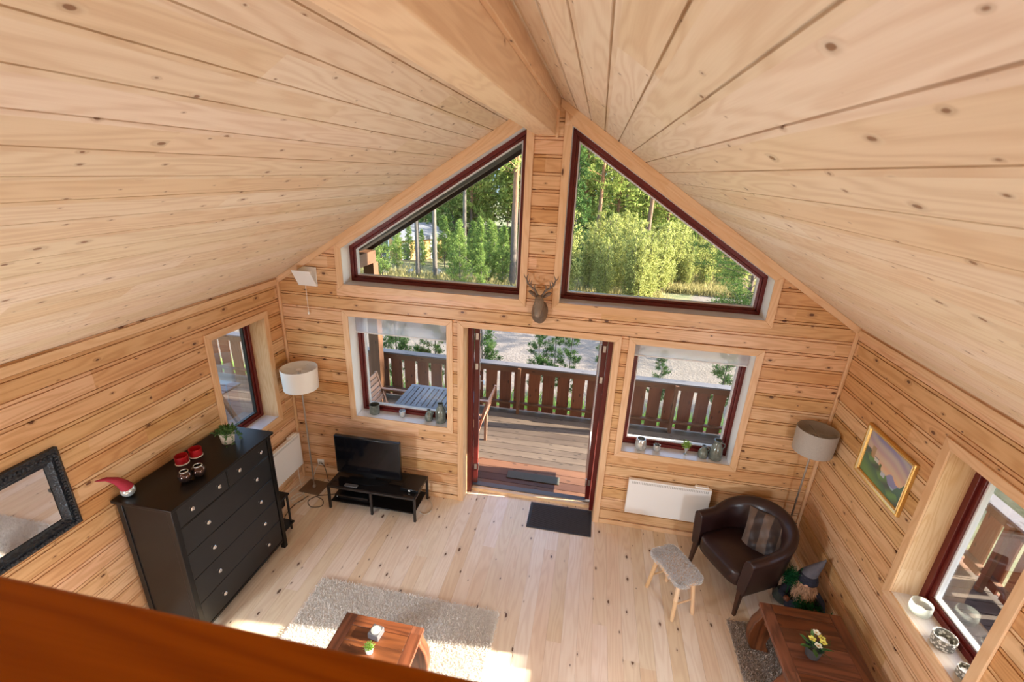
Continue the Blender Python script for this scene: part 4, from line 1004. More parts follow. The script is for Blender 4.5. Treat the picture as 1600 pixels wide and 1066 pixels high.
M['canvas'] = s.pbr(at, .45, 0, s.bump(s.noise(s.n('TexCoord').outputs[3], 160., 3.), .4, .002))
def paint(x, y):     # x 0..1 left to right, y 0..1 bottom to top
    def L3(a, b, t): t = max(0, min(1, t)); return tuple(p + (q - p) * t for p, q in zip(a, b))
    st_ = .5 + .5 * sin((y * 9 + x * 2.5) * 3.1 + 1.2 * sin(x * 7))
    c = L3((.75, .45, .28), (.24, .25, .45), (y - .45) / .55); c = L3(c, (.66, .62, .42), st_ * .45)
    ridge = .62 - .5 * x + .03 * sin(x * 23)
    far = .30 + .08 * sin(x * 9 + 1) + .05 * sin(x * 21)
    if y < far + .08 and x > .25: c = L3((.20, .20, .38), (.30, .30, .48), y * 2)
    if y < .26 + .02 * sin(x * 9): c = L3((.10, .22, .34), (.35, .48, .55), y * 3 + .3 * sin(x * 31 + y * 60))
    mt = .10 + .45 * max(0, (x - .70)) / .3 * (1 if x < .93 else 1)
    if x > .70 and y < mt + .02 * sin(x * 60): c = L3((.05, .10, .11), (.10, .20, .15), y * 3)
    if y < ridge - .02 * sin(x * 40): c = L3((.09, .11, .10), (.16, .30, .12), .5 + .5 * sin(x * 12 - y * 16))
    if y < ridge - .18: c = L3((.08, .16, .11), (.16, .28, .10), .5 + .5 * sin(x * 5 + y * 10))
    if abs(x - .30 + (y - .5) * .1) < .055 and .44 < y < .55: c = (.62, .60, .55) if y < .515 else (.28, .25, .24)
    if abs(x - .18) < .05 and y < .72 and y > .45: c = L3(c, (.35, .22, .08), .7)
    if abs(x - .52) < .05 and abs(y - .33) < .05: c = (.48, .52, .60)
    if abs(x - .42) < .025 and .36 < y < .5: c = (.12, .16, .06)
    return c
nx, ny = 110, 80; V = []; Cc = []
for j in range(ny + 1):
    for i in range(nx + 1):
        a = (-PW / 2 + .04) + (PW - .08) * i / nx; b = .04 + (PH - .08) * j / ny; V.append(pm(a, b, .008)); Cc.append((*paint(i / nx, j / ny), 1.))
me = bpy.data.meshes.new('canvas'); me.from_pydata(V, [], [(j * (nx + 1) + i, j * (nx + 1) + i + 1, (j + 1) * (nx + 1) + i + 1, (j + 1) * (nx + 1) + i) for j in range(ny) for i in range(nx)])
ca = me.color_attributes.new('paint', 'FLOAT_COLOR', 'POINT'); ca.data.foreach_set('color', np.array(Cc, dtype=np.float32).ravel()); me.materials.append(M['canvas'])
o = bpy.data.objects.new('canvas', me); COL.objects.link(o); o.parent = pc

# ------------------------------------------------------------------ window sill things
SZ = .9472
def pot(name, label, cat, x, y, z, prof, mat, h=None, n=28, extra=None):
    t = thing(name, label, cat, (x, y, z)); mb = MB(); mb.lathe(prof, n=n); mb.build('body', M[mat], t, smooth=True, ang=50)
    if extra: extra(t)
    return t
cup = lambda R, H, th=.004: [(R * .86, 0), (R * .95, .006), (R, H * .25), (R, H), (R - th, H), (R - th, .014), (.001, .010)]
pot('ceramic_pot', 'wide grey-green glazed pot on the left window sill', 'pot', -1.825, .095, SZ, cup(.058, .115, .007), 'ceramic')
pot('tealight_glass', 'small mercury glass tealight holder on the left window sill', 'candle holder', -1.492, .10, SZ, [(.020, 0), (.026, .004), (.036, .04), (.034, .075), (.031, .075), (.032, .04), (.001, .01)], 'mercury')
def bottle(s_, H): return [(.030 * s_, 0), (.043 * s_, .008), (.050 * s_, H * .22), (.047 * s_, H * .48), (.034 * s_, H * .68), (.018 * s_, H * .82), (.016 * s_, H * .88), (.022 * s_, H), (.017 * s_, H), (.012 * s_, H * .88), (.012 * s_, H * .7), (.001, H * .6)]
def bhandle(H, R, mat='ceramic'):
    def f(t):
        mb = MB(); mb.tube([(R * .42, 0, H * .86), (R * 1.05, 0, H * .84), (R * 1.2, 0, H * .70), (R * .85, 0, H * .55)], .006, 8); mb.build('handle', M[mat], t, smooth=True)
    return f
pot('small_vase', 'small grey glazed bottle vase on the left window sill', 'vase', -1.175, .095, SZ, bottle(.95, .135), 'ceramic', extra=bhandle(.135, .045))
pot('bottle_vase', 'tall grey glazed bottle vase at the right end of the left window sill', 'vase', -1.035, .09, SZ, [(.045, 0), (.056, .008), (.060, .06), (.057, .13), (.044, .175), (.030, .20), (.029, .215), (.036, .235), (.030, .235), (.023, .215), (.022, .19), (.001, .18)], 'ceramic', extra=bhandle(.235, .055))
pot('silver_jar', 'silver mottled glass jar on the right window sill', 'jar', 1.145, .095, SZ, [(.045, 0), (.054, .006), (.058, .04), (.054, .095), (.044, .118), (.040, .118), (.049, .09), (.001, .012)], 'mercury')
pot('tealight_glass', 'small blue-silver tealight glass on the right window sill', 'candle holder', 1.31, .095, SZ, [(.022, 0), (.030, .004), (.040, .032), (.034, .068), (.030, .070), (.034, .035), (.001, .01)], 'mercury')
def gob(t):
    mb = MB(); r = random.Random(2); P = []
    for _ in range(170): P.append((r.gauss(0, .017), r.gauss(0, .017), .115 + r.gauss(0, .012)))
    leaves(mb, P, .022, .012, n=2, seed=3); mb.build('sprig', M['herbbright'], t)
pot('goblet_plant', 'green sprig in a small footed glass on the right window sill', 'plant', 1.60, .095, SZ, [(.022, 0), (.020, .003), (.005, .008), (.005, .030), (.013, .038), (.023, .085), (.021, .085), (.012, .042), (.001, .04)], 'mercury', extra=gob)
pot('small_vase', 'small grey glazed vase beside the tall jug on the right window sill', 'vase', 1.765, .085, SZ, bottle(1.0, .135), 'ceramic', extra=bhandle(.135, .045))
pot('jug', 'tall grey glazed jug with a handle on the right window sill', 'jug', 1.885, .08, SZ, [(.046, 0), (.060, .01), (.064, .06), (.058, .12), (.042, .165), (.033, .185), (.033, .2), (.039, .222), (.033, .222), (.027, .2), (.026, .18), (.001, .17)], 'ceramic', extra=bhandle(.222, .06))
SR = .9302
def wick(t):
    mb = MB(); mb.lathe([(.03, .012), (.03, .035), (.001, .035)], n=20); mb.build('candle', M['white'], t, smooth=True)
t = pot('candle_glass', 'frosted clear glass candle bowl on the right wall sill', 'candle holder', 2.868, -1.475, SR, [(.040, 0), (.058, .008), (.064, .04), (.060, .085), (.057, .085), (.060, .04), (.050, .012), (.001, .010)], 'cupglass', extra=wick)
t = pot('openwork_candle_holder', 'round silver openwork candle holder in the middle of the right wall sill', 'candle holder', 2.868, -1.705, SR, [(.052, 0), (.062, .004), (.063, .075), (.059, .075), (.058, .010), (.001, .008)], 'lace', extra=wick)
pot('openwork_candle_holder', 'small silver openwork candle holder at the near end of the right wall sill', 'candle holder', 2.868, -1.905, SR, [(.038, 0), (.046, .004), (.047, .058), (.044, .058), (.043, .010), (.001, .008)], 'lace', extra=wick)
# roller blinds
def blind(label, x0, x1, z1, drop, mat):
    t = thing('roller_blind', label, 'blind', ((x0 + x1) / 2, .115, z1))
    hw = (x1 - x0) / 2 - .004
    mb = MB(); mb.tube([(-hw, .025, -.022), (hw, .025, -.022)], .018, 14); mb.build('roller', M['white'], t, smooth=True)
    mb = MB(); mb.box(-hw + .005, hw - .005, .006, .0068, -drop, -.02); mb.build('fabric', M[mat], t)
    mb = MB(); mb.box(-hw + .005, hw - .005, 0, .012, -drop - .012, -drop); mb.build('bottom_bar', M['seal'], t, bevel=.002)
blind('thin grey see-through roller blind at the top of the left window', -2.0, -.925, 2.13, .21, 'sheer')
blind('bright white roller blind at the top of the right window', .942, 2.012, 2.13, .15, 'sheerbright')
#@@OUTSIDE
# ------------------------------------------------------------------ terrain
def gz(x, y):
    d = max(0., y - 13.); return GROUND - .07 * d * (1 if d < 60 else 60 / d) + .12 * sin(x * .5) * min(1, d / 10) + .1 * sin(y * .31 + x * .2) * min(1, d / 10)
xs = list(np.linspace(-12, 12, 25)); xs = [-160, -100, -60, -40, -25, -18] + xs + [18, 25, 40, 60, 100, 160]
ys = [-14, -6, 0] + list(np.linspace(2, 26, 25)) + [30, 36, 44, 55, 70, 90, 120, 170]
V = [(x, y, gz(x, y)) for y in ys for x in xs]; nx = len(xs); mb = MB()
mb.poly(V, [(j * nx + i, j * nx + i + 1, (j + 1) * nx + i + 1, (j + 1) * nx + i) for j in range(len(ys) - 1) for i in range(nx - 1)], None)
struct(mb.build('ground', M['ground'], smooth=True))
V = []; nxh = 60
for j in range(12):
    for i in range(nxh + 1):
        x = -260 + 560 * i / nxh; t = j / 11; h = 40 * math.exp(-((x - 10) / 75) ** 2) + 14 * math.exp(-((x - 130) / 60) ** 2) + 6 + 3 * sin(x * .09) + 2 * sin(x * .23)
        V.append((x, 175 + 150 * t + 8 * sin(x * .05), -7 + (h + 4) * t ** .8 - 3))
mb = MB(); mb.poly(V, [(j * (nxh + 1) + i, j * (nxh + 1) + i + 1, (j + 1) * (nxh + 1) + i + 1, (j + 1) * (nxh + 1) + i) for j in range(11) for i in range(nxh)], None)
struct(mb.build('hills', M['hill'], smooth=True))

# ------------------------------------------------------------------ deck
mb = MB(); DP = [(0, 0), (.1385, 0), (.1390, .018), (.1444, .018), (.145, 0)]
sheet(mb, (0, 0, DECK), (1, 0, 0), (0, 1, 0), (0, 0, 1), 1.02, 2.50, .145, DP, lambda v: (-7.4, 4.7))
sheet(mb, (0, 0, DECK), (1, 0, 0), (0, 1, 0), (0, 0, 1), -3.6, .25, .145, DP, lambda v: (-7.4, XL - .25))
sheet(mb, (0, 0, DECK), (1, 0, 0), (0, 1, 0), (0, 0, 1), -3.6, .25, .145, DP, lambda v: (XR + .25, 4.7))
struct(mb.build('deck', M['deck']))
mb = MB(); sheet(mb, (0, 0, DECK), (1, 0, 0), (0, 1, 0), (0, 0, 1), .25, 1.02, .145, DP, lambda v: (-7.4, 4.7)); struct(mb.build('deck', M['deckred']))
mb = MB(); mb.box(-7.4, 4.7, 2.49, 2.53, DECK - .2, DECK, grain=(1, 0, 0)); mb.box(4.69, 4.73, -3.6, 2.53, DECK - .2, DECK, grain=(0, 1, 0)); struct(mb.build('trim_deck', M['railbrown']))
def slat_variants(h):
    out = []
    for k in range(3):
        mb = MB(); w_ = .094; j = [(-w_, 0), (w_, 0), (w_ + .004 * sin(k * 3.), h * .3), (w_ - .003, h * .6), (w_ + .002 * k, h), (-w_, h), (-w_ - .004 * cos(k * 2.), h * .65), (-w_ + .003, h * .3)]
        mb.prism(j, lambda a, b, d: (a, d, b), 0, .022, grain=(0, 0, 1)); out.append(mb)
    return out
def railing(name, label, L_, loc, rot, pitch, first, posts):
    t = thing(name, label, 'railing', loc, rot)
    protos = [v.build('slat', M['railbrown'], t, bevel=.002) for v in slat_variants(.72)]
    n = int((L_ - first) / pitch); 
    for i in range(n):
        if i < 3: o = protos[i]
        else: o = protos[i % 3].copy(); COL.objects.link(o); o.parent = t
        o.location = (first + i * pitch, .022, .02)
    mb = MB(); mb.box(0, L_, -.05, .10, .80, .828, grain=(1, 0, 0)); mb.build('cap_board', M['railcap'], t, bevel=.004)
    mb = MB(); mb.box(0, L_, -.012, .021, .70, .80, grain=(1, 0, 0)); mb.build('top_rail', M['postbrown'], t)
    mb = MB(); mb.box(0, L_, -.045, .020, .145, .175, grain=(1, 0, 0)); mb.build('lower_rail', M['postbrown'], t)
    for x in posts:
        mb = MB(); mb.box(x - .024, x + .024, -.095, -.046, 0, .80, grain=(0, 0, 1)); mb.build('post', M['postbrown'], t)
    return t
railing('deck_railing', 'brown slatted railing along the front of the deck with grey cap board', 12.0, (-7.36, 2.42, DECK), 0, .2345, .29, [2.0, 6.855, 9.25, 11.6])
railing('deck_railing', 'brown slatted railing on the sunlit side deck outside the right wall window', 5.9, (4.62, 2.35, DECK), -pi / 2, .2345, .2, [1.2, 2.35, 3.6, 4.8])
for x, lb in ((-2.85, 'thick brown roof post standing at the railing outside the left window'), (2.85, 'thick brown roof post at the railing right of the right window')):
    mb = MB(); mb.box(x - .085, x + .085, 2.16, 2.31, DECK, 2.24, grain=(0, 0, 1)); o = mb.build('roof_post', M['postbrown'], None, bevel=.004); tag(o, lb, 'post')
    mb = MB(); mb.box(x - .08, x + .08, .25, 2.26, 2.24, 2.42, grain=(0, 1, 0)); struct(mb.build('trim_purlin', M['postbrown'], bevel=.004))
# slatted garden table
gt = thing('garden_table', 'grey slatted garden table on the deck outside the left window', 'table', (-1.97, .88, DECK))
TWd, TDp, TZ = 1.02, .68, .72
mb = MB(); mb.box(0, TWd, 0, .07, TZ - .025, TZ, grain=(1, 0, 0)); mb.box(0, TWd, TDp - .07, TDp, TZ - .025, TZ, grain=(1, 0, 0)); mb.box(0, .06, .07, TDp - .07, TZ - .025, TZ, grain=(0, 1, 0)); mb.box(TWd - .06, TWd, .07, TDp - .07, TZ - .025, TZ, grain=(0, 1, 0)); mb.build('table_frame', M['furniture'], gt, bevel=.003)
ns = 12; pw = (TWd - .12) / ns
for i in range(ns):
    mb = MB(); mb.box(.06 + i * pw + .012, .06 + (i + 1) * pw - .006, .065, TDp - .065, TZ - .02, TZ - .002, grain=(0, 1, 0)); mb.build('slat', M['furniture'], gt)
for x in (.05, TWd - .1):
    for y in (.05, TDp - .1): bx('leg', 'furniture', gt, x, x + .05, y, y + .05, 0, TZ - .025)
def garden_chair(label, loc, rot, mat):
    t = thing('garden_chair', label, 'chair', loc, rot)     # faces +x, seat .43
    for y in (-.24, .24):
        mb = MB(); mb.box(.20, .245, y - .02, y + .02, 0, .62, grain=(0, 0, 1)); mb.build('leg', M[mat], t)
        mb = MB(); mb.tube([(-.20, y, 0), (-.20, y, .42), (-.33, y, .90)], [.026, .026, .022], 4); mb.build('leg', M[mat], t)
        mb = MB(); mb.box(-.26, .27, y - .028, y + .028, .62, .645, grain=(1, 0, 0)); mb.build('armrest', M[mat], t)
    for i in range(6):
        x = -.20 + i * .078; mb = MB(); mb.box(x, x + .062, -.22, .22, .415, .432, grain=(0, 1, 0)); mb.build('seat_slat', M[mat], t)
    for i in range(6):
        z = .50 + i * .068; x = -.20 - (z - .42) * .27; mb = MB(); mb.box(x - .008, x + .008, -.225, .225, z, z + .05, grain=(0, 1, 0), R=Matrix.Rotation(RAD(-15), 3, 'Y'), c=(x, 0, z)); mb.build('back_slat', M[mat], t)
    return t
garden_chair('grey-brown slatted garden chair at the left end of the garden table', (-2.16, 1.22, DECK), 0, 'teak')
garden_chair('teak slatted garden chair between the garden table and the open door', (-1.03, 1.22, DECK), pi, 'teak')
pt = thing('picnic_table', 'weathered plank picnic table on the left deck', 'table', (-5.0, .58, DECK))
for i in range(5):
    mb = MB(); mb.box(-.70, .70, -.36 + i * .146, -.36 + i * .146 + .138, .70, .735, grain=(1, 0, 0)); mb.build('plank', M['railcap'], pt, bevel=.01)
for sx in (-.5, .5):
    for sy in (-1, 1):
        mb = MB(); mb.tube([(sx, sy * .12, .70), (sx, sy * .42, 0)], .035, 4); mb.build('leg', M['deck'], pt)
dm2 = thing('door_mat', 'small grey-green door mat on the deck outside the terrace door', 'mat', (-.02, .735, DECK))
mb = MB(); mb.box(-.34, .34, -.075, .075, .001, .012); mb.build('mat_body', M['matgreen'], dm2, bevel=.003)
# a few snow-poled stones at the road edge
# ------------------------------------------------------------------ trees
def mesh_from(name, V, F, mat):
    me = bpy.data.meshes.new(name); V = np.asarray(V, dtype=np.float32); nf = len(F)
    F = np.asarray(F, dtype=np.int32); k = F.shape[1]
    me.vertices.add(len(V)); me.vertices.foreach_set('co', V.ravel()); me.loops.add(nf * k); me.loops.foreach_set('vertex_index', F.ravel())
    me.polygons.add(nf); me.polygons.foreach_set('loop_start', np.arange(nf) * k); me.polygons.foreach_set('loop_total', np.full(nf, k))
    me.materials.append(mat); me.update(calc_edges=True); o = bpy.data.objects.new(name, me); COL.objects.link(o); return o
def needles(C, D, L, W, per, seed, spread=.8):
    """C centres, D main directions; 'per' thin blades at each centre"""
    rs = np.random.RandomState(seed); C = np.repeat(np.asarray(C), per, 0); D = np.repeat(np.asarray(D), per, 0); n = len(C)
    d = D + rs.normal(0, spread, (n, 3)); d /= np.linalg.norm(d, axis=1)[:, None]
    s_ = np.cross(d, rs.normal(0, 1, (n, 3))); s_ /= np.linalg.norm(s_, axis=1)[:, None]; l = L * rs.uniform(.5, 1.1, (n, 1)); w_ = W * rs.uniform(.6, 1.2, (n, 1))
    C = C + rs.normal(0, L * .25, (n, 3))
    V = np.stack([C - s_ * w_ * .3, C + d * l * .5 + s_ * w_ * .5, C + d * l, C + d * l * .5 - s_ * w_ * .5], 1).reshape(-1, 3)
    F = (np.arange(n) * 4)[:, None] + np.array([0, 1, 2, 3]); return V, F
def make_tree(name, label, cat, group, H, c0, R, nb, tuft, rad, mats, seed, L=.2, W=.05, per=8, droop=.0, rise=.25, shape=.7, step=.22, lean=0., multi=1, inner=.25, spread=.8):
    rs = random.Random(seed); t = thing(name, label, cat, (0, 0, 0), 0, group)
    mb = MB(); C = []; D = []
    for m in range(multi):
        ax, ay = (rs.uniform(-.5, .5) * .35 * (multi > 1), rs.uniform(-.5, .5) * .35 * (multi > 1)); hx, hy = ax * 2.2 + rs.gauss(0, lean), ay * 2.2 + rs.gauss(0, lean)
        hm = H * (1 if multi == 1 else rs.uniform(.6, 1.)); pos = lambda z: Vector((ax + (hx - ax) * z / hm + .04 * sin(z * 1.1 + seed) * (z / hm), ay + (hy - ay) * z / hm, z))
        pts = [pos(hm * k / 9) for k in range(10)]; mb.tube([p - Vector((0, 0, .3 if k == 0 else 0)) for k, p in enumerate(pts)], [max(.008, rad * (1 - .85 * k / 9)) for k in range(10)], 9 if multi == 1 else 5, grain=False)
        for i in range(nb // multi):
            u_ = (i + rs.random()) / (nb // multi); z = c0 + (hm - c0) * u_; a = rs.random() * 6.283
            l = R * (max(.02, 1 - u_)) ** shape * rs.uniform(.65, 1.1)
            if inner and u_ < .15: l *= .6 + 2.6 * u_
            p0 = pos(z); dv = Vector((cos(a), sin(a), rise - droop)).normalized(); k = max(2, int(l / step))
            tip = p0 + dv * l + Vector((0, 0, -droop * l * .4)); 
            if l > .3 and multi == 1: mb.tube([p0, (p0 + tip) / 2 + Vector((0, 0, .05 * l)), tip], [rad * .22 * (1 - .6 * u_) + .004, rad * .14 * (1 - .6 * u_) + .003, .003], 4, cap=False, grain=False)
            for q in range(k):
                f = inner + (1 - inner) * (q + .5) / k; c = p0.lerp(tip, f) + Vector((0, 0, .05 * l * sin(f * 3.1)))
                sp_ = tuft * (1.2 - .6 * f) * min(1, l)
                for _ in range(2 if multi == 1 else 3):
                    cc = c + Vector((rs.gauss(0, sp_), rs.gauss(0, sp_), rs.gauss(0, sp_ * .45))); C.append(tuple(cc)); D.append(tuple(dv * .6 + Vector((0, 0, .5))))
    mb.build('trunk', mats[0], t, smooth=True)
    V, F = needles(np.array(C), np.array(D), L, W, per, seed, spread); o = mesh_from('foliage', V, F, mats[1]); o.parent = t
    return t
def place(root, spots, seed, smin=.85, smax=1.2, labels=None):
    rs = random.Random(seed)
    for i, (x, y) in enumerate(spots):
        s_ = rs.uniform(smin, smax); o = root if i == 0 else dup(root, (0, 0, 0))
        o.location = (x, y, gz(x, y)); o.rotation_euler = (0, 0, rs.random() * 6.28); o.scale = (s_, s_, s_ * rs.uniform(.95, 1.1))
G1 = 'tall pines beyond the gravel road'
def solo(proto, x, y, label, sc=1., rz=None):
    o = dup(proto, (x, y, gz(x, y)), rz if rz is not None else x * 3.7, label, sc)
    if 'group' in o: del o['group']
    return o
# tall pines: bare orange trunks and high crowns
pine1 = make_tree('pine_tree', 'tall pine with bare trunk nearest the right edge of the upper left window', 'tree', None, 13, 4.6, 2.3, 62, .26, .15, (M['bark'], M['needle']), 1, L=.24, W=.05, per=9, rise=.2)
pine1.location = (-2.79, 14.5, gz(-2.8, 14.5))
pine2 = make_tree('pine_tree', 'slender dark-trunked pine standing left of the others behind the orange house corner', 'tree', None, 12, 5.2, 1.8, 50, .24, .11, (M['barkgrey'], M['needle']), 2, L=.22, W=.05, per=9, rise=.2)
pine2.location = (-7.1, 14.9, gz(-7, 14.9))
solo(pine2, -6.35, 15.0, 'pine with a light grey trunk just right of the dark-trunked pine', .98)
solo(pine2, -7.0, 22.0, 'thin straight pine trunk in the middle of the upper left window', 1.1)
solo(pine1, .55, 24.0, 'reddish-trunked pine behind the spruce in the upper right window', .95)
solo(pine2, 2.1, 26.0, 'thin pine in the middle distance right of the reddish trunk', 1.0)
solo(pine1, 2.95, 19.5, 'pale leaning pine trunk in the centre of the upper right window', .9)
solo(pine2, 6.5, 27.0, 'grey pine trunk rising behind the dark branch on the right', 1.05)
spruce = make_tree('spruce_tree', 'dense green spruce at the left edge of the upper right window', 'tree', None, 7.2, .4, 1.5, 150, .12, .09, (M['barkgrey'], M['spruce']), 3, L=.16, W=.06, per=10, droop=.35, rise=.1, shape=.9, step=.16, inner=.15)
spruce.location = (-.62, 19.5, gz(-.6, 19.5))
solo(spruce, -9.3, 24, 'dark green spruce far behind the pale-trunked pine', .9)
# forest backdrop
bgp = make_tree('forest_pine', 'green pine in the sunlit forest behind the gravel road', 'tree', 'pines of the forest backdrop', 14, 2.0, 2.8, 110, .36, .14, (M['bark'], M['needle']), 4, L=.42, W=.12, per=7, rise=.15, step=.35, inner=.2)
rs_ = random.Random(21); spots = []
for i in range(90):
    y = 27 + 42 * (i / 90) ** 1.1 + rs_.uniform(-2, 2); x = rs_.uniform(-.62, .36) * (y + 4) ; spots.append((x, y))
place(bgp, spots, 3, .75, 1.15)
bgs = make_tree('forest_spruce', 'dark green spruce in the forest behind the gravel road', 'tree', 'spruces of the forest backdrop', 13, .6, 2.3, 150, .25, .14, (M['barkgrey'], M['spruce']), 5, L=.36, W=.12, per=7, droop=.3, rise=.1, shape=.9, step=.3, inner=.15)
spots = [(rs_.uniform(-.60, .36) * (y + 4), y) for y in [34 + 40 * i / 22 for i in range(22)]]
place(bgs, spots, 4, .7, 1.1)
# birch brush and young pines
birch = make_tree('birch_bush', 'light green birch sapling in the thicket below the upper right window', 'bush', 'birch saplings beyond the road', 3.8, .15, .85, 160, .20, .013, (M['barkgrey'], M['birch']), 6, L=.075, W=.05, per=7, rise=1.6, shape=.35, step=.16, multi=8, inner=.1, spread=1.2)
spots = []
for i in range(95):
    y = 12.9 + 15 * (i / 95) ** 1.3 + rs_.uniform(-.5, .5); spots.append((rs_.uniform(.25 if y > 13.8 else -.6, .40 * y + .6), y))
spots = [p for p in spots if not (p[0] > 3.4 and p[1] < 17.5)]
place(birch, spots, 5, .45, .85)
yp = make_tree('young_pine', 'bright green young pine in the thicket below the upper left window', 'tree', 'young pines beyond the road', 3.4, .25, .95, 75, .10, .035, (M['barkgrey'], M['young']), 7, L=.15, W=.035, per=12, rise=.55, shape=.75, step=.16, inner=.2)
spots = []
for i in range(44):
    y = 13.5 + 15 * (i / 44) + rs_.uniform(-.6, .6); spots.append((rs_.uniform(-.44 * (y + 4.2) + .4, -.9), y))
spots = [p for p in spots if not (p[0] < -6.2 and p[1] < 20 and p[0] > -8.6)] + [(-8.1, 18.0), (-9.4, 19.5), (-7.4, 19.5), (-9.0, 14.2), (-8.3, 13.9), (-8.8, 16.5), (3.2, 23), (5.4, 21), (7.2, 24), (4.5, 25)]
place(yp, spots, 6, .4, .85)
# dark pine in front, to the right, reaching into the upper right window
dk = make_tree('pine_tree', 'dark green pine with spreading branches in the lower right of the upper right window', 'tree', None, 5.2, .9, 2.9, 52, .17, .10, (M['bark'], M['needledark']), 8, L=.13, W=.022, per=16, rise=.15, shape=.45, step=.14, inner=.3)
dk.location = (4.75, 9.0, GROUND); dk.rotation_euler = (0, 0, 1.1); dk.scale = (.85, .85, .74)
# small pines right behind the deck railing
sp1 = make_tree('young_pine', 'young pine with dark needles behind the railing, left one seen through the door', 'tree', None, 1.75, .25, .42, 34, .04, .016, (M['barkgrey'], M['spruce']), 9, L=.075, W=.012, per=22, rise=.6, shape=.6, step=.07, inner=.25)
sp1.location = (-.42, 4.55, GROUND)
def solo2(x, y, label, sc, rz=0):
    return dup(sp1, (x, y, GROUND), rz, label, sc)
solo2(-.10, 4.65, 'young pine behind the railing, thin middle one seen through the door', .98, 1)
solo2(.20, 4.6, 'young pine behind the railing, right of the thin one seen through the door', .98, 2)
solo2(.88, 4.7, 'young pine behind the railing at the right edge of the open door', .92, 3)
solo2(3.12, 4.3, 'open-branched young pine behind the railing in the right window', 1.15, 4)
solo2(2.0, 4.5, 'low young pine behind the railing at the left edge of the right window', .80, 4)
for i, (x, sc, lb) in enumerate(((-3.35, 1.35, 'leftmost young pine behind the railing in the left window'), (-2.55, 1.35, 'young pine just right of the roof post in the left window'), (-2.05, 1.3, 'young pine in the middle of the left window behind the railing'), (-1.6, 1.35, 'young pine at the right side of the left window behind the railing'))):
    solo2(x, 4.1 + .1 * i, lb, sc, i * 2)
# shade trees right of the house, beyond the side deck
solo(bgs, 9.6, 4.35, 'dark spruce standing right of the side deck, nearest the railing', .85)
solo(bgs, 12.6, 4.9, 'dark spruce right of the side deck, second from the railing', .9)
solo(bgs, 16.0, 4.7, 'dark spruce right of the side deck, farthest from the railing', 1.0)
# grass at the road edge and forest floor
rs = np.random.RandomState(3); n = 16000; X = rs.uniform(-12, 9, n); Y = 10.2 + np.abs(rs.normal(0, 2.6, n)); Y = np.where((X > 3.5), Y + 6.2, Y)
C = np.stack([X, Y, [gz(a, b) for a, b in zip(X, Y)]], 1); V, F = needles(C, np.tile([0, 0, 1.6], (n, 1)), .34, .03, 4, 5, .5)
o = mesh_from('tall_grass', V, F, M['drygrass']); tag(o, 'dry yellow-green grass along the far edge of the gravel road', 'grass'); o['kind'] = 'stuff'
n = 5000; X = rs.uniform(-9, 6, n); Y = rs.uniform(2.6, 4.0, n); C = np.stack([X, Y, np.full(n, GROUND)], 1); V, F = needles(C, np.tile([0, 0, 1.6], (n, 1)), .45, .02, 5, 6, .5)
o = mesh_from('tall_grass', V, F, M['herbbright']); tag(o, 'green grass growing just outside the deck railing', 'grass'); o['kind'] = 'stuff'
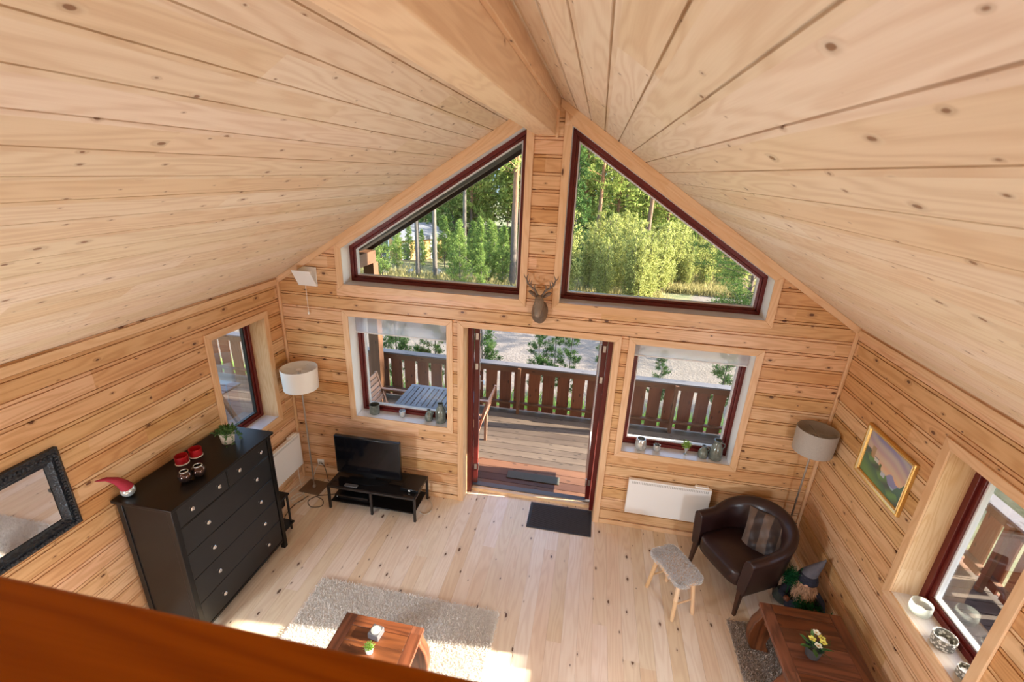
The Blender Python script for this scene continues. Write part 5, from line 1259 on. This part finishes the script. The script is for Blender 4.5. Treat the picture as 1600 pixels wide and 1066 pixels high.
# ------------------------------------------------------------------ houses
def house(label, x, y, w, d, h, roofh, wall, roof, rot=0, z=None, wins=(), ov=.5):
    t = thing('house', label, 'house', (x, y, z if z is not None else gz(x, y) - .2), rot)
    mb = MB(); pts = [(-w / 2, 0), (w / 2, 0), (w / 2, h), (0, h + roofh), (-w / 2, h)]; mb.prism(pts, lambda a, b, dd: (a, dd, b), -d / 2, d / 2, grain=(0, 0, 1)); mb.build('wall', M[wall], t)
    for sg in (-1, 1):
        k = roofh / (w / 2); pts = [(0, h + roofh + .02), (sg * (w / 2 + ov), h - k * ov + .02), (sg * (w / 2 + ov), h - k * ov + .24), (0, h + roofh + .26)]
        mb = MB(); mb.prism(pts, lambda a, b, dd: (a, dd, b), -d / 2 - ov, d / 2 + ov, grain=(0, 1, 0)); mb.build('roof', M[roof], t)
    for (a, b, ww, hh, side) in wins:
        mb = MB(); e = .03
        if side == 'f': mb.box(a - ww / 2, a + ww / 2, -d / 2 - e, -d / 2, b, b + hh)
        else: mb.box(w / 2, w / 2 + e, a - ww / 2, a + ww / 2, b, b + hh)
        f = mb.build('window', M['white'], t)
        mb = MB(); e2 = .045
        if side == 'f': mb.box(a - ww / 2 + .08, a + ww / 2 - .08, -d / 2 - e2, -d / 2 - e, b + .08, b + hh - .08)
        else: mb.box(w / 2 + e, w / 2 + e2, a - ww / 2 + .08, a + ww / 2 - .08, b + .08, b + hh - .08)
        mb.build('pane', M['housewin'], f)
    return t
house('amber wooden house with pale roof at the left of the upper left window', -10.7, 22.5, 2.8, 3.0, 2.2, .45, 'houseyellow', 'houseroof', RAD(-38), -2.5, [(-.95, .9, .5, 1.1, 'r'), (0, .9, .5, 1.1, 'r'), (.95, .9, .5, 1.1, 'r'), (0, 1.0, 1.0, 1.2, 'f')], ov=.25)
house('dark cabin with turf roof on the left among the far trees', -13.6, 43, 5.5, 5, 2.0, 1.1, 'housedark', 'turf', RAD(25), -5.0, [(0, .8, 1.2, 1.0, 'f')])
house('dark cabin with turf roof on the right among the far trees', -8.6, 42, 5.5, 5, 1.9, 1.0, 'housedark', 'turf', RAD(80), -4.8, [(0, .8, 1.6, 1.0, 'r')])
for i, (x, y, s_, lb) in enumerate(((-9.0, 15.4, .22, 'grey boulder beside the amber house, the left one'), (-7.95, 16.2, .2, 'grey boulder between the amber house and the dark-trunked pine'), (-6.9, 16.8, .24, 'pale boulder behind the light grey pine trunk'))):
    mb = MB(); mb.ball((0, 0, 0), s_, 12, sz=.7); r = random.Random(i)
    mb.v = [(x_ * (1 + .12 * sin(z_ * 9 + i)), y_ * (1 + .15 * sin(x_ * 8 + i)), z_ * (1 + .1 * sin(y_ * 11))) for x_, y_, z_ in mb.v]
    o = mb.build('boulder', M['stone'], None, smooth=True, ang=70); o.location = (x, y, gz(x, y) + s_ * .3); tag(o, lb, 'boulder')
